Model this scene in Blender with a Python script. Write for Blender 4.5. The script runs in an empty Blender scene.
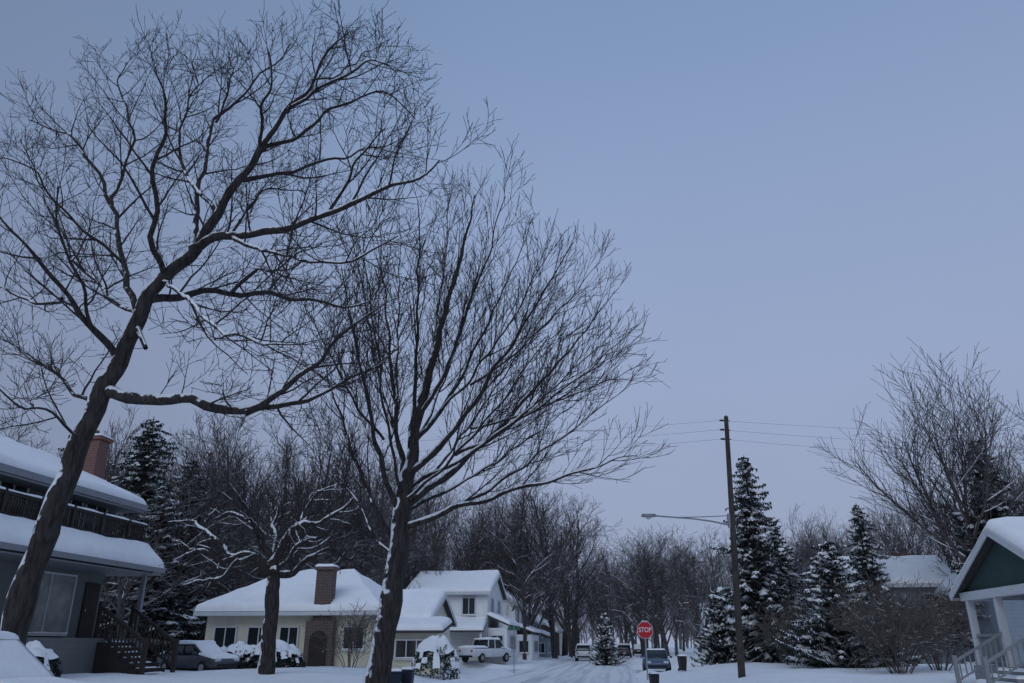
import bpy, math, random
from mathutils import Vector, Matrix, noise
sc = bpy.context.scene
COL = sc.collection
# ------------------------------------------------------------------ camera
PITCH = math.atan(0.3858); EYE = 1.6; F = 784.0
cam = bpy.data.cameras.new("camera"); camo = bpy.data.objects.new("camera", cam); COL.objects.link(camo)
cam.sensor_width = 36; cam.lens = F/1024*36; cam.clip_start = .1; cam.clip_end = 5000
camo.location = (0, 0, EYE); camo.rotation_euler = (math.pi/2+PITCH, 0, 0)
sc.camera = camo
sc.view_settings.view_transform = 'Standard'
try: sc.view_settings.look = 'None'
except Exception: pass
sc.view_settings.exposure = 0
cT, sT = math.cos(PITCH), math.sin(PITCH)
def survey(mx, my, depth):
    """world position of a point measured on the photograph, at a known distance"""
    a = (mx-512)/F; b = (341.5-my)/F
    s = depth/(cT-b*sT)
    return Vector((a*s, depth, EYE+s*(sT+b*cT)))
PHI = math.atan(.1317); cP, sP = math.cos(PHI), math.sin(PHI)
def S(u, v, z=0): return Vector((u*cP+v*sP, -u*sP+v*cP, z))
def UV(x, y): return (x*cP-y*sP, x*sP+y*cP)
def sm(t): t = max(0, min(1, t)); return t*t*(3-2*t)
RL, RR = -6.3, .7
def hgt(u, v):
    h = 0
    if u < RL: h = .5*sm((RL-u)/6)
    if u > RR: h = .5*sm((u-RR)/6)
    bank = .2*math.exp(-((u-RL+.55)/.45)**2)+.2*math.exp(-((u-RR-.55)/.45)**2)
    bank *= .7+.6*noise.noise(Vector((u*.3, v*.6, 3)))
    out = 1.0 if (u < RL or u > RR) else 0.0
    edge = sm((RL-u)/.8) if u < RL else (sm((u-RR)/.8) if u > RR else 0)
    n = .12*noise.noise(Vector((u*.35, v*.35, 1)))+.05*noise.noise(Vector((u*1.3, v*1.3, 7)))
    n = n+.07
    h = h+bank*out+n*edge
    cs = sm((v-49)/1.5)*sm((59-v)/1.5)
    return h*(1-cs)
def gz(x, y): return hgt(*UV(x, y))

# ------------------------------------------------------------------ materials
def mat(name, col, rough=.8, bump=0, bscale=20, var=.15, vscale=3, metal=0, snow=0, wind=0, spec=.3, sscale=3.0, stretch=1.0):
    m = bpy.data.materials.new(name); m.use_nodes = True
    nt = m.node_tree; N = nt.nodes; L = nt.links
    p = N["Principled BSDF"]; p.inputs["Roughness"].default_value = rough; p.inputs["Metallic"].default_value = metal
    p.inputs["Specular IOR Level"].default_value = spec
    tc = N.new("ShaderNodeTexCoord"); co = tc.outputs["Object"]
    if stretch != 1.0:
        mp = N.new("ShaderNodeMapping"); mp.inputs["Scale"].default_value = (1, 1, stretch); L.new(co, mp.inputs[0]); co = mp.outputs[0]
    no = N.new("ShaderNodeTexNoise"); no.inputs["Scale"].default_value = vscale; no.inputs["Detail"].default_value = 6
    L.new(co, no.inputs["Vector"])
    rp = N.new("ShaderNodeValToRGB")
    rp.color_ramp.elements[0].position = .3; rp.color_ramp.elements[1].position = .7
    rp.color_ramp.elements[0].color = (*[c*(1-var) for c in col], 1); rp.color_ramp.elements[1].color = (*[min(1, c*(1+var)) for c in col], 1)
    L.new(no.outputs["Fac"], rp.inputs["Fac"]); out = rp.outputs["Color"]
    if snow > 0 or wind > 0:
        g = N.new("ShaderNodeNewGeometry"); sx = N.new("ShaderNodeSeparateXYZ"); L.new(g.outputs["Normal"], sx.inputs[0])
        d = N.new("ShaderNodeVectorMath"); d.operation = 'DOT_PRODUCT'; L.new(g.outputs["Normal"], d.inputs[0])
        d.inputs[1].default_value = Vector((-.75*wind, -.25*wind, snow))
        n2 = N.new("ShaderNodeTexNoise"); n2.inputs["Scale"].default_value = sscale; n2.inputs["Detail"].default_value = 5
        L.new(tc.outputs["Object"], n2.inputs["Vector"])
        ad = N.new("ShaderNodeMath"); ad.operation = 'MULTIPLY_ADD'; L.new(n2.outputs["Fac"], ad.inputs[0]); ad.inputs[1].default_value = 1.6
        L.new(d.outputs["Value"], ad.inputs[2])
        r2 = N.new("ShaderNodeMapRange"); r2.inputs[1].default_value = 1.38; r2.inputs[2].default_value = 1.5
        L.new(ad.outputs[0], r2.inputs[0])
        mx = N.new("ShaderNodeMix"); mx.data_type = 'RGBA'; L.new(r2.outputs[0], mx.inputs[0]); L.new(out, mx.inputs[6])
        mx.inputs[7].default_value = (.80, .82, .86, 1); out = mx.outputs[2]
    L.new(out, p.inputs["Base Color"])
    if bump:
        nb = N.new("ShaderNodeTexNoise"); nb.inputs["Scale"].default_value = bscale; nb.inputs["Detail"].default_value = 6
        L.new(co, nb.inputs["Vector"])
        b = N.new("ShaderNodeBump"); b.inputs["Strength"].default_value = bump; b.inputs["Distance"].default_value = .05
        L.new(nb.outputs["Fac"], b.inputs["Height"]); L.new(b.outputs[0], p.inputs["Normal"])
    return m
def siding(name, col, pitch=.2, rough=.7):
    m = mat(name, col, rough, 0, var=.08, vscale=1.5); nt = m.node_tree; N = nt.nodes; L = nt.links
    tc = N.new("ShaderNodeTexCoord"); sx = N.new("ShaderNodeSeparateXYZ"); L.new(tc.outputs["Object"], sx.inputs[0])
    a = N.new("ShaderNodeMath"); a.operation = 'MULTIPLY'; a.inputs[1].default_value = 1/pitch; L.new(sx.outputs[2], a.inputs[0])
    f = N.new("ShaderNodeMath"); f.operation = 'FRACT'; L.new(a.outputs[0], f.inputs[0])
    b = N.new("ShaderNodeBump"); b.inputs["Strength"].default_value = .9; b.inputs["Distance"].default_value = .03
    L.new(f.outputs[0], b.inputs["Height"]); L.new(b.outputs[0], N["Principled BSDF"].inputs["Normal"])
    return m
def brickmat(name, c1, c2):
    m = bpy.data.materials.new(name); m.use_nodes = True; N = m.node_tree.nodes; L = m.node_tree.links
    p = N["Principled BSDF"]; p.inputs["Roughness"].default_value = .9
    tc = N.new("ShaderNodeTexCoord")
    sx = N.new("ShaderNodeSeparateXYZ"); L.new(tc.outputs["Object"], sx.inputs[0])
    ad = N.new("ShaderNodeMath"); L.new(sx.outputs[0], ad.inputs[0]); L.new(sx.outputs[1], ad.inputs[1])
    cb = N.new("ShaderNodeCombineXYZ"); L.new(ad.outputs[0], cb.inputs[0]); L.new(sx.outputs[2], cb.inputs[1])
    b = N.new("ShaderNodeTexBrick"); L.new(cb.outputs[0], b.inputs["Vector"]); b.inputs["Scale"].default_value = 1
    b.inputs["Brick Width"].default_value = .22; b.inputs["Row Height"].default_value = .075; b.inputs["Mortar Size"].default_value = .008
    b.inputs["Color1"].default_value = (*c1, 1); b.inputs["Color2"].default_value = (*c2, 1); b.inputs["Mortar"].default_value = (.2, .19, .18, 1)
    L.new(b.outputs["Color"], p.inputs["Base Color"])
    return m
M_SNOW = mat("snow", (.87, .88, .89), .65, .35, 9, .04, 2)
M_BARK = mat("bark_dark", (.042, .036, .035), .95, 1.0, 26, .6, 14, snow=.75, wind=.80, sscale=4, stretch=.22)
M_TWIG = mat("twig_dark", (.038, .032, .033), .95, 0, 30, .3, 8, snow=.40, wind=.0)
M_BARKF = mat("bark_distant", (.07, .063, .063), .95, 0, 30, .3, 4, snow=.7, wind=.5)  # paler than near bark, with distance haze put into the colour
M_TWIGF = mat("twig_distant", (.095, .083, .083), .95, 0, 30, .3, 2, snow=.74, wind=.2, sscale=1.2)  # snow-dusted, and lightened further so depth haze sits in the colour
M_WOODF = mat("twig_far_wood", (.14, .13, .135), .95, 0, 30, .3, .5, snow=.65, wind=.1, sscale=.6)  # palest twigs: snow load plus haze painted into the base tone
M_TWIGB = mat("twig_brown", (.105, .09, .083), .95, 0, 30, .3, 4, snow=.6)
M_NEED = mat("needles", (.025, .036, .033), .8, 0, 30, .4, 3)
M_NEEDS = mat("needles_frosted", (.028, .040, .037), .8, 0, 30, .4, 3, snow=.68, sscale=1.5)
M_SIDEL = siding("siding_grey_green", (.16, .17, .165), .22)
M_CREAM = siding("siding_cream", (.68, .64, .50), .2)
M_WHITE = siding("siding_white", (.80, .80, .80), .2)
M_BLUEG = siding("siding_blue_grey", (.24, .28, .32), .2)
M_GREEN = siding("siding_green", (.035, .065, .06), .2)
M_TAN = siding("siding_tan", (.34, .29, .24), .2)
M_DARKS = siding("siding_dark_brown", (.10, .075, .06), .2)
M_TRIM = mat("trim_white", (.58, .60, .62), .5, 0, var=.05)
M_TRIMG = mat("trim_grey", (.23, .24, .26), .5, 0, var=.1)
M_DARK = mat("wood_dark", (.03, .024, .022), .7, .3, 20, .2)
M_ROOF = mat("shingle", (.07, .065, .065), .9, .5, 30, .2)
M_BRICK = brickmat("brick_red", (.19, .06, .042), (.13, .048, .038))
M_BRICKD = brickmat("brick_dark", (.10, .055, .045), (.07, .042, .037))
M_GLASS = mat("window_glass", (.02, .025, .03), .12, 0, var=.3, vscale=1, spec=.5)
M_GLASSL = mat("window_curtain", (.26, .27, .26), .25, 0, var=.3, vscale=2, spec=.6)
M_POLE = mat("pole_wood", (.055, .047, .042), .9, .5, 25, .3)
M_WIRE = mat("wire", (.10, .10, .11), .6)
M_METAL = mat("galvanised", (.30, .31, .33), .45, 0, var=.1, metal=.6)
M_RED = mat("sign_red", (.50, .02, .03), .45, 0, var=.06)
M_WSIGN = mat("sign_white", (.7, .7, .7), .45, 0, var=.03)
M_TYRE = mat("tyre", (.02, .02, .02), .9)
M_RIM = mat("rim", (.3, .3, .32), .35, metal=.7)
M_HEAD = mat("headlamp_lens", (.5, .52, .55), .15)
M_TAIL = mat("tail_lamp_lens", (.35, .02, .02), .2)
M_BIN = mat("bin_plastic", (.015, .022, .04), .5)
M_BINK = mat("bin_black", (.02, .02, .022), .5)
def paint(n, c): return mat(n, c, .35, 0, var=.1, vscale=2, spec=.5)

# ------------------------------------------------------------------ mesh helpers
class MB:
    def __init__(s): s.v = []; s.f = []
    def box(s, x0, x1, y0, y1, z0, z1):
        b = len(s.v)
        s.v += [(x0,y0,z0),(x1,y0,z0),(x1,y1,z0),(x0,y1,z0),(x0,y0,z1),(x1,y0,z1),(x1,y1,z1),(x0,y1,z1)]
        s.f += [tuple(b+i for i in q) for q in ((3,2,1,0),(4,5,6,7),(0,1,5,4),(1,2,6,5),(2,3,7,6),(3,0,4,7))]
        return s
    def hexa(s, p):   # 4 bottom, 4 top
        b = len(s.v); s.v += [tuple(q) for q in p]
        s.f += [tuple(b+i for i in q) for q in ((3,2,1,0),(4,5,6,7),(0,1,5,4),(1,2,6,5),(2,3,7,6),(3,0,4,7))]
        return s
    def poly(s, pts):
        b = len(s.v); s.v += [tuple(p) for p in pts]; s.f.append(tuple(range(b, b+len(pts)))); return s
    def beam(s, p, q, w, h=None):
        h = h or w; p = Vector(p); q = Vector(q); t = (q-p).normalized()
        r = Vector((0,0,1)) if abs(t.z) < .95 else Vector((1,0,0))
        a = t.cross(r).normalized()*w/2; c = t.cross(a).normalized()*h/2
        return s.hexa([p-a-c, p+a-c, p+a+c, p-a+c, q-a-c, q+a-c, q+a+c, q-a+c])
    def tube(s, pts, rads, n=6, cap=False):
        b = len(s.v); d = pts[-1]-pts[0]; ax = min(range(3), key=lambda i: abs(d[i]))
        ref = Vector((0,0,0)); ref[ax] = 1; m = len(pts); V = s.v
        cs = TRIG[n]
        for i, p in enumerate(pts):
            t = pts[min(i+1, m-1)]-pts[max(i-1, 0)]
            a = t.cross(ref); a.normalize(); c = t.cross(a); c.normalize(); r = rads[i]
            for (co, si) in cs:
                V.append((p.x+(a.x*co+c.x*si)*r, p.y+(a.y*co+c.y*si)*r, p.z+(a.z*co+c.z*si)*r))
        for i in range(m-1):
            for j in range(n):
                k = (j+1) % n
                s.f.append((b+i*n+j, b+i*n+k, b+(i+1)*n+k, b+(i+1)*n+j))
        if cap:
            s.f.append(tuple(b+j for j in range(n))); s.f.append(tuple(b+(m-1)*n+n-1-j for j in range(n)))
        return s
TRIG = {n: [(math.cos(2*math.pi*i/n), math.sin(2*math.pi*i/n)) for i in range(n)] for n in range(3, 20)}
def obj(name, mb, m, parent=None, loc=(0,0,0), rz=0, smooth=False, bevel=0, **props):
    me = bpy.data.meshes.new(name); me.from_pydata(mb.v, [], mb.f); me.update()
    me.materials.append(m)
    if smooth: me.shade_smooth()
    o = bpy.data.objects.new(name, me); COL.objects.link(o)
    o.location = loc; o.rotation_euler = (0, 0, rz)
    if parent: o.parent = parent
    if bevel:
        md = o.modifiers.new("bevel", 'BEVEL'); md.width = bevel; md.segments = 2; md.limit_method = 'ANGLE'
    if name == "snow_cover": o["kind"] = "stuff"
    for k, v in props.items(): o[k] = v
    return o
def root(name, loc, label, category, rz=0, group=None):
    o = bpy.data.objects.new(name, None); COL.objects.link(o); o.location = loc; o.rotation_euler = (0,0,rz)
    o.empty_display_size = .3
    o["label"] = label; o["category"] = category
    if group: o["group"] = group
    return o
def clone(r, loc, rz=0, scale=(1,1,1), label=None):
    def cp(o, par):
        n = o.copy(); COL.objects.link(n)
        if par: n.parent = par
        for c in list(o.children): cp(c, n)
        return n
    n = cp(r, None); n.location = loc; n.rotation_euler = (0,0,rz); n.scale = scale
    if label: n["label"] = label
    return n
def spaced(L, rl, rr, step):
    n = max(2, int(L/step)); a = [i/n for i in range(n+1)]
    ex = []
    if rl: ex += [.02/L, .06/L, .13/L, .22/L]
    if rr: ex += [1-.02/L, 1-.06/L, 1-.13/L, 1-.22/L]
    a = sorted(set(a+[e for e in ex if 0 < e < 1])); return a
def snow_sheet(mb, c00, c10, c11, c01, th, rnd=(1,1,1,1), step=.5, nz=.35, R=.22):
    """soft snow lying on a quad: bilinear grid, rounded lips on chosen edges (x0,x1,y0,y1)"""
    c00, c10, c11, c01 = map(Vector, (c00, c10, c11, c01))
    LX = max((c10-c00).length, (c11-c01).length); LY = max((c01-c00).length, (c11-c10).length)
    sx = spaced(LX, rnd[0], rnd[1], step); sy = spaced(LY, rnd[2], rnd[3], step); b = len(mb.v)
    for t in sy:
        for s in sx:
            p = c00*(1-s)*(1-t)+c10*s*(1-t)+c11*s*t+c01*(1-s)*t; e = 1
            for on, d in ((rnd[0], s*LX), (rnd[1], (1-s)*LX), (rnd[2], t*LY), (rnd[3], (1-t)*LY)):
                if on:
                    q = min(1, d/R); e = min(e, math.sqrt(max(0, 1-(1-q)**2)))
            k = 1+nz*noise.noise(p*1.1+Vector((th*50, 0, 0)))+nz*.4*noise.noise(p*3.1)
            mb.v.append((p.x, p.y, p.z+.012+th*e*k))
    nx = len(sx)
    for j in range(len(sy)-1):
        for i in range(nx-1):
            q = b+j*nx+i; mb.f.append((q, q+1, q+nx+1, q+nx))
    return mb

# ------------------------------------------------------------------ ground, road
us = []; x = -24.0
while x < 24: us.append(x); x += .3
o = 24.0; st = .6; ext = []
while o < 2500: ext.append(o); o += st; st *= 1.18
us = [-e for e in reversed(ext)]+us[1:]+ext
vs = []; y = -30.0
while y < 18: vs.append(y); y += 2
while y < 75: vs.append(y); y += .45
st = .6
while y < 4000: vs.append(y); y += st; st *= 1.13
g = MB()
for v in vs:
    for u in us:
        p = S(u, v); g.v.append((p.x, p.y, hgt(u, v) if v < 400 else hgt(u, 400)))
nu = len(us)
for j in range(len(vs)-1):
    for i in range(nu-1):
        q = j*nu+i; g.f.append((q, q+1, q+nu+1, q+nu))
gr = obj("ground", g, M_SNOW, smooth=True, kind="structure")
M_ROAD = mat("packed_snow", (.62, .65, .70), .6, .5, 6, .12, 1.5)
nt = M_ROAD.node_tree; N = nt.nodes; L = nt.links
tc = N.new("ShaderNodeTexCoord"); mp = N.new("ShaderNodeMapping"); mp.inputs["Scale"].default_value = (1.6, .04, 1)
L.new(tc.outputs["Object"], mp.inputs[0]); nn = N.new("ShaderNodeTexNoise"); nn.inputs["Scale"].default_value = 1.6; nn.inputs["Detail"].default_value = 5
L.new(mp.outputs[0], nn.inputs["Vector"]); rr = N.new("ShaderNodeValToRGB")
rr.color_ramp.elements[0].position = .36; rr.color_ramp.elements[0].color = (.54, .55, .57, 1)
rr.color_ramp.elements[1].position = .55; rr.color_ramp.elements[1].color = (.82, .82, .83, 1)
L.new(nn.outputs["Fac"], rr.inputs[0]); L.new(rr.outputs[0], N["Principled BSDF"].inputs["Base Color"])
rd = MB()
ru = [RL+(RR-RL)*i/40 for i in range(41)]
rv = [-25+i*2.5 for i in range(20)]+[25+i*.8 for i in range(80)]+[90+i*12 for i in range(25)]
for v in rv:
    for u in ru:
        w = noise.noise(Vector((0, v*.05, 9)))*.35
        tr = sum(math.exp(-((u-c-w)/.16)**2) for c in (-4.6, -3.1, -2.2, -.7))
        e = min(1, (u-RL)/.3, (RR-u)/.3)
        rd.v.append((u, v, .004+max(0, e)*(.05-.04*min(1, tr)+.012*noise.noise(Vector((u*3, v*2, 0))))))
for j in range(len(rv)-1):
    for i in range(40):
        q = j*41+i; rd.f.append((q, q+1, q+42, q+41))
obj("road", rd, M_ROAD, rz=-PHI, smooth=True, kind="structure")
cr = MB()
for i in range(2):
    x0, x1 = ((-90, RL), (RR, 90))[i]
    cr.poly([(x0, 51, .008), (x1, 51, .008), (x1, 57, .008), (x0, 57, .008)])
obj("side_road", cr, M_ROAD, rz=-PHI, kind="structure")

# ------------------------------------------------------------------ trees
def rv3(r): return Vector((r.gauss(0,1), r.gauss(0,1), r.gauss(0,1))).normalized()
class Tree:
    def __init__(s, seed, cfg): s.r = random.Random(seed); s.c = cfg; s.paths = []
    def grow(s, st, d, Ln, r, lev):
        c = s.c; n = c['seg'][lev]; step = Ln/n; pts = [st.copy()]; rads = [r]; d = d.normalized()
        tp = c.get('taper', .25); w = c['wig'][lev]; up = c['up'][lev]; R = s.r
        for i in range(n):
            d = d+Vector((R.gauss(0,w), R.gauss(0,w), R.gauss(0,w)+up)); d.normalize()
            pts.append(pts[-1]+d*step); rads.append(max(c['rmin'], r*(1-(i+1)/n*(1-tp))))
        s.paths.append((lev, pts, rads)); s.spawn(pts, rads, Ln, lev)
    def spawn(s, pts, rads, Ln, lev, t0=None, dens=None):
        c = s.c; R = s.r
        if lev >= c['max']: return
        t0 = c['t0'][lev] if t0 is None else t0; dens = dens or c['dens'][lev]
        n = max(1, int(Ln*(1-t0)*dens+R.random())); m = len(pts)-1
        prev = rv3(R)
        for k in range(n):
            t = t0+(1-t0)*(k+R.random()*.9)/n; fi = min(t*m, m-.001); i = int(fi); fr = fi-i
            p = pts[i].lerp(pts[i+1], fr); tan = (pts[i+1]-pts[i]).normalized(); rad = rads[i]*(1-fr)+rads[i+1]*fr
            q = rv3(R)-prev*.6; q = q-tan*q.dot(tan)
            if q.length < .01: continue
            q.normalize(); prev = q
            if c.get('lift'): q.z += c['lift']; q.normalize()
            a = math.radians(R.uniform(*c['ang'][lev]))
            lo, hi = c['len'][lev]
            ln = min(R.uniform(lo, hi), Ln*1.1)*(1-c.get('short', .45)*t)
            s.grow(p, tan*math.cos(a)+q*math.sin(a), ln, max(c['rmin'], min(rad*.62, c['rr'][lev]*ln)), lev+1)
    def limb(s, pts, rads, lev=0, t0=.15, sub=5, jit=.05, dens=None):
        P = []; Rr = []; n = len(pts)
        for i in range(n-1):
            p0 = pts[max(i-1,0)]; p1 = pts[i]; p2 = pts[i+1]; p3 = pts[min(i+2,n-1)]
            for k in range(sub):
                t = k/sub
                P.append(.5*((2*p1)+(p2-p0)*t+(2*p0-5*p1+4*p2-p3)*t*t+(3*p1-p0-3*p2+p3)*t**3))
                Rr.append(rads[i]*(1-t)+rads[i+1]*t)
        P.append(pts[-1]); Rr.append(rads[-1])
        for i in range(1, len(P)):
            P[i] = P[i]+Vector([noise.noise(P[i]*1.3+Vector((k*7.7,0,0))) for k in range(3)])*jit*2
            Rr[i] *= 1+.16*noise.noise(P[i]*2.1)
        L_ = sum((P[i+1]-P[i]).length for i in range(len(P)-1))
        s.paths.append((lev, P, Rr)); s.spawn(P, Rr, L_, lev, t0, dens)
        return P, Rr
def tree_meshes(t, trunk_lev=0, snow_r=.02, sides=(12,6,4,3,3,3), snow_amt=1.0, base=Vector((0,0,0))):
    A, B, C = MB(), MB(), MB()
    for lev, pts, rads in t.paths:
        pts = [p-base for p in pts]
        n = sides[min(lev, len(sides)-1)]
        if n > 4 and rads[0] < .06: n = 5
        (A if lev <= trunk_lev else B).tube(pts, rads, n)
        if rads[0] > snow_r:
            run = []; rr_ = []
            def flush():
                if len(run) >= 3:
                    k = len(run); rad = [q*(.15 if i in (0, k-1) else 1) for i, q in enumerate(rr_)]
                    C.tube(list(run), rad, 5 if rad[1] > .03 else 4)
            for i in range(len(pts)):
                d = pts[min(i+1,len(pts)-1)]-pts[max(i-1,0)]; d.normalize()
                ok = abs(d.z) < .74 and rads[i] > snow_r*.5 and noise.noise(pts[i]*.9) > -.3
                if ok:
                    e = rads[i]*.50+.007*snow_amt; run.append(pts[i]+Vector((-.2*e, 0, e))); rr_.append(rads[i]*.62+.009*snow_amt*(1+.6*noise.noise(pts[i]*2.3)))
                else:
                    flush(); run = []; rr_ = []
            flush()
    return A, B, C
def tree_obj(name, t, loc, label, cat="tree", mats=(M_BARK, M_TWIG), group=None, **kw):
    A, B, C = tree_meshes(t, **kw)
    r_ = root(name, loc, label, cat, group=group)
    obj("trunk", A, mats[0], r_, smooth=True); obj("crown", B, mats[1], r_, smooth=True)
    if C.v: obj("snow_cover", C, M_SNOW, r_, smooth=True)
    return r_
OAK = dict(max=3, seg=[8,7,5,3], wig=[.1,.10,.13,.16], up=[0,.05,.05,.03], dens=[2.5,4.4,7.0], t0=[.15,.1,.08],
           ang=[(30,65),(28,60),(30,58)], len=[(1.0,2.6),(.5,1.3),(.2,.55)], rr=[.014,.009,.009], rmin=.0048, lift=.3, taper=.25)
def P3(D, L):
    return [survey(q[0], q[1], D+(q[2] if len(q) > 2 else 0)) for q in L]
def rl(a, b, n, p=1.0): return [a+(b-a)*(i/(n-1))**p for i in range(n)]
# --- oak
D = 15
T = Tree(11, OAK)
tr = P3(D, [(-18,760),(-4,700),(10,645),(34,565),(60,485),(92,410),(118,362),(138,318),(162,281),(192,248),(216,213),(240,180),(264,150),(288,112),(312,80),(330,50),(350,36)])
T.limb(tr, [.31,.27,.245,.225,.205,.188,.175,.158,.138,.12,.10,.085,.068,.052,.038,.027,.012], 0, t0=.5, jit=.07)
limbs = [
 ([(110,392,0),(150,398,-.3),(200,404,-.6),(246,413,-.8),(275,392,-1),(312,368,-1.2),(350,332,-1.4),(385,300,-1.5)], .135),
 ([(246,413,-.8),(285,405,-.2),(325,395,.5),(365,372,1),(398,352,1.4)], .065),
 ([(145,305,0),(180,298,.5),(232,291,1),(290,296,1.5),(340,306,2),(378,300,2.5)], .10),
 ([(192,248,0),(232,236,-.5),(282,228,-1),(330,212,-1.5),(372,192,-2),(412,182,-2.2),(438,160,-2.5)], .105),
 ([(232,236,-.5),(262,250,-1.5),(300,262,-2.5),(350,258,-3.2),(400,236,-3.6)], .05),
 ([(264,150,0),(300,138,.5),(330,112,1),(362,95,1.4),(398,94,1.6),(418,120,1.7)], .055),
 ([(240,180,0),(285,172,1),(325,160,2),(370,150,2.8),(408,136,3.3)], .06),
 ([(288,112,0),(322,90,-.6),(350,70,-1.2),(378,62,-1.6),(395,68,-1.8)], .045),
 ([(118,362,0),(92,328,-.5),(68,298,-1),(40,262,-1.5),(16,236,-1.8),(-10,205,-2)], .08),
 ([(138,318,0),(122,262,.6),(112,205,1.1),(88,155,1.6),(60,130,2),(30,125,2.3)], .075),
 ([(112,205,1.1),(128,160,1.5),(130,115,2),(118,80,2.4),(125,62,2.6)], .045),
 ([(162,281,0),(152,222,-1),(157,155,-2),(166,105,-2.6),(155,70,-3)], .07),
 ([(192,248,0),(202,182,.8),(216,122,1.6),(232,80,2.2),(228,52,2.6)], .07),
 ([(216,122,1.6),(250,85,1.8),(278,58,2.2),(292,42,2.5)], .04),
 ([(94,408,0),(62,380,.6),(30,360,1.2),(-5,352,1.8)], .05),
 ([(62,298,-1),(30,300,-.6),(0,290,0),(-40,300,.6)], .035),
 ([(78,440,0),(50,415,-1),(20,405,-2),(-20,385,-3)], .035),
 ([(216,213,0),(180,160,1.5),(188,110,2.6),(196,75,3.4),(184,52,4)], .055),
 ([(264,150,0),(262,105,-1),(272,74,-1.8),(264,46,-2.4)], .045),
 ([(138,318,0),(100,290,2),(62,240,3.2),(40,180,4.2),(20,140,5)], .055),
 ([(162,281,0),(190,300,-2),(225,330,-3.2),(262,345,-4),(300,342,-4.6)], .045),
 ([(122,262,.6),(90,235,.2),(55,200,-.3),(28,168,-.5),(2,155,-.6)], .04),
 ([(330,212,-1.5),(350,180,-1.8),(362,150,-2.4),(385,130,-2.8)], .038),
 ([(232,291,1),(255,270,.2),(285,265,-.2),(320,240,-.5)], .038),
 ([(92,328,-.5),(80,280,-1.5),(60,230,-2.2),(62,185,-2.8)], .04),
 ([(312,80,0),(345,70,1),(368,50,1.8),(388,42,2.4)], .03),
 ([(232,236,-.5),(250,205,.6),(275,190,1.6),(305,195,2.4)], .038),
]
for L_, r0 in limbs:
    p = P3(D, L_); T.limb(p, rl(r0, .012, len(p), .85), 0, t0=.12, jit=.08)
T.limb(P3(D, [(136,325),(142,338,-.3),(146,348,-.5)]), [.07,.05,.045], 0, t0=.95, jit=.01)
b0 = Vector((tr[0].x, tr[0].y, 0))
tree_obj("oak_tree", T, b0, "tall leaning bare oak with snow-dusted limbs in the front yard", base=b0, snow_amt=.7, snow_r=.03)
# --- maple
MAP = dict(OAK); MAP.update(wig=[.04,.035,.05,.07], up=[0,.06,.06,.05], ang=[(18,42),(20,42),(20,45)], dens=[2.4,3.4,4.8], short=.62,
           len=[(1.4,3.2),(.8,1.9),(.3,.9)], seg=[8,7,5,3], rr=[.011,.008,.007], rmin=.0058, lift=.3)
D = 22
T = Tree(5, MAP)
tr = P3(D, [(372,730),(378,692),(385,640),(396,575),(402,515),(412,452),(422,400),(434,350),(448,300),(460,258),(468,225),(474,195)])
T.limb(tr, [.42,.35,.31,.28,.235,.175,.145,.115,.09,.065,.04,.015], 0, t0=.5, jit=.05)
def stem(s0, e0, dd, r0, ex=.85, ey=1.08, d0=0):
    n = 8; L_ = []
    for i in range(n):
        t = i/(n-1); L_.append((s0[0]+(e0[0]-s0[0])*t**ex, s0[1]+(e0[1]-s0[1])*t**ey, d0+dd*t))
    p = P3(D, L_); T.limb(p, rl(r0, .011, n, .85), 0, t0=.22, jit=.05)
for q in (
 ((402,528),(635,455),-1.6,.095,.95,.85), ((460,506),(630,385),1.0,.055,.9,1.0), ((405,505),(618,288),2.6,.115), ((455,455),(632,330),-1.4,.055),
 ((408,475),(572,240),-2.6,.105), ((470,385),(600,262),1.5,.045), ((414,445),(536,212),3.0,.085), ((420,415),(506,198),-3.0,.07),
 ((400,545),(318,345),1.6,.085,.75,1.05), ((403,515),(342,268),-2.6,.09,.75,1.05), ((406,490),(380,222),.8,.095,.8,1.05), ((412,455),(420,200),-2.0,.075),
 ((430,370),(450,192),4.0,.055), ((403,510),(590,392),5.5,.055), ((404,500),(548,335),-6.0,.055),
 ((388,470),(326,305),4.5,.05,.75,1.05), ((405,500),(362,240),-5,.055,.78,1.05), ((412,450),(490,228),6,.055),
 ((404,495),(560,285),5.0,.055), ((398,560),(305,395),3.8,.045,.8,1.05), ((420,480),(600,345),-3,.055),
 ((470,428),(642,365),.6,.04), ((384,440),(312,315),-3.5,.045,.8,1.05), ((396,400),(400,215),3.2,.05), ((440,410),(545,260),-4.5,.045), ((395,430),(352,235),2.5,.045)):
    stem(*q)
b0 = Vector((tr[0].x, tr[0].y, 0))
tree_obj("maple_tree", T, b0, "broad vase-shaped bare maple with snow-streaked trunk beside the road", base=b0, snow_amt=.8, snow_r=.035)
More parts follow.
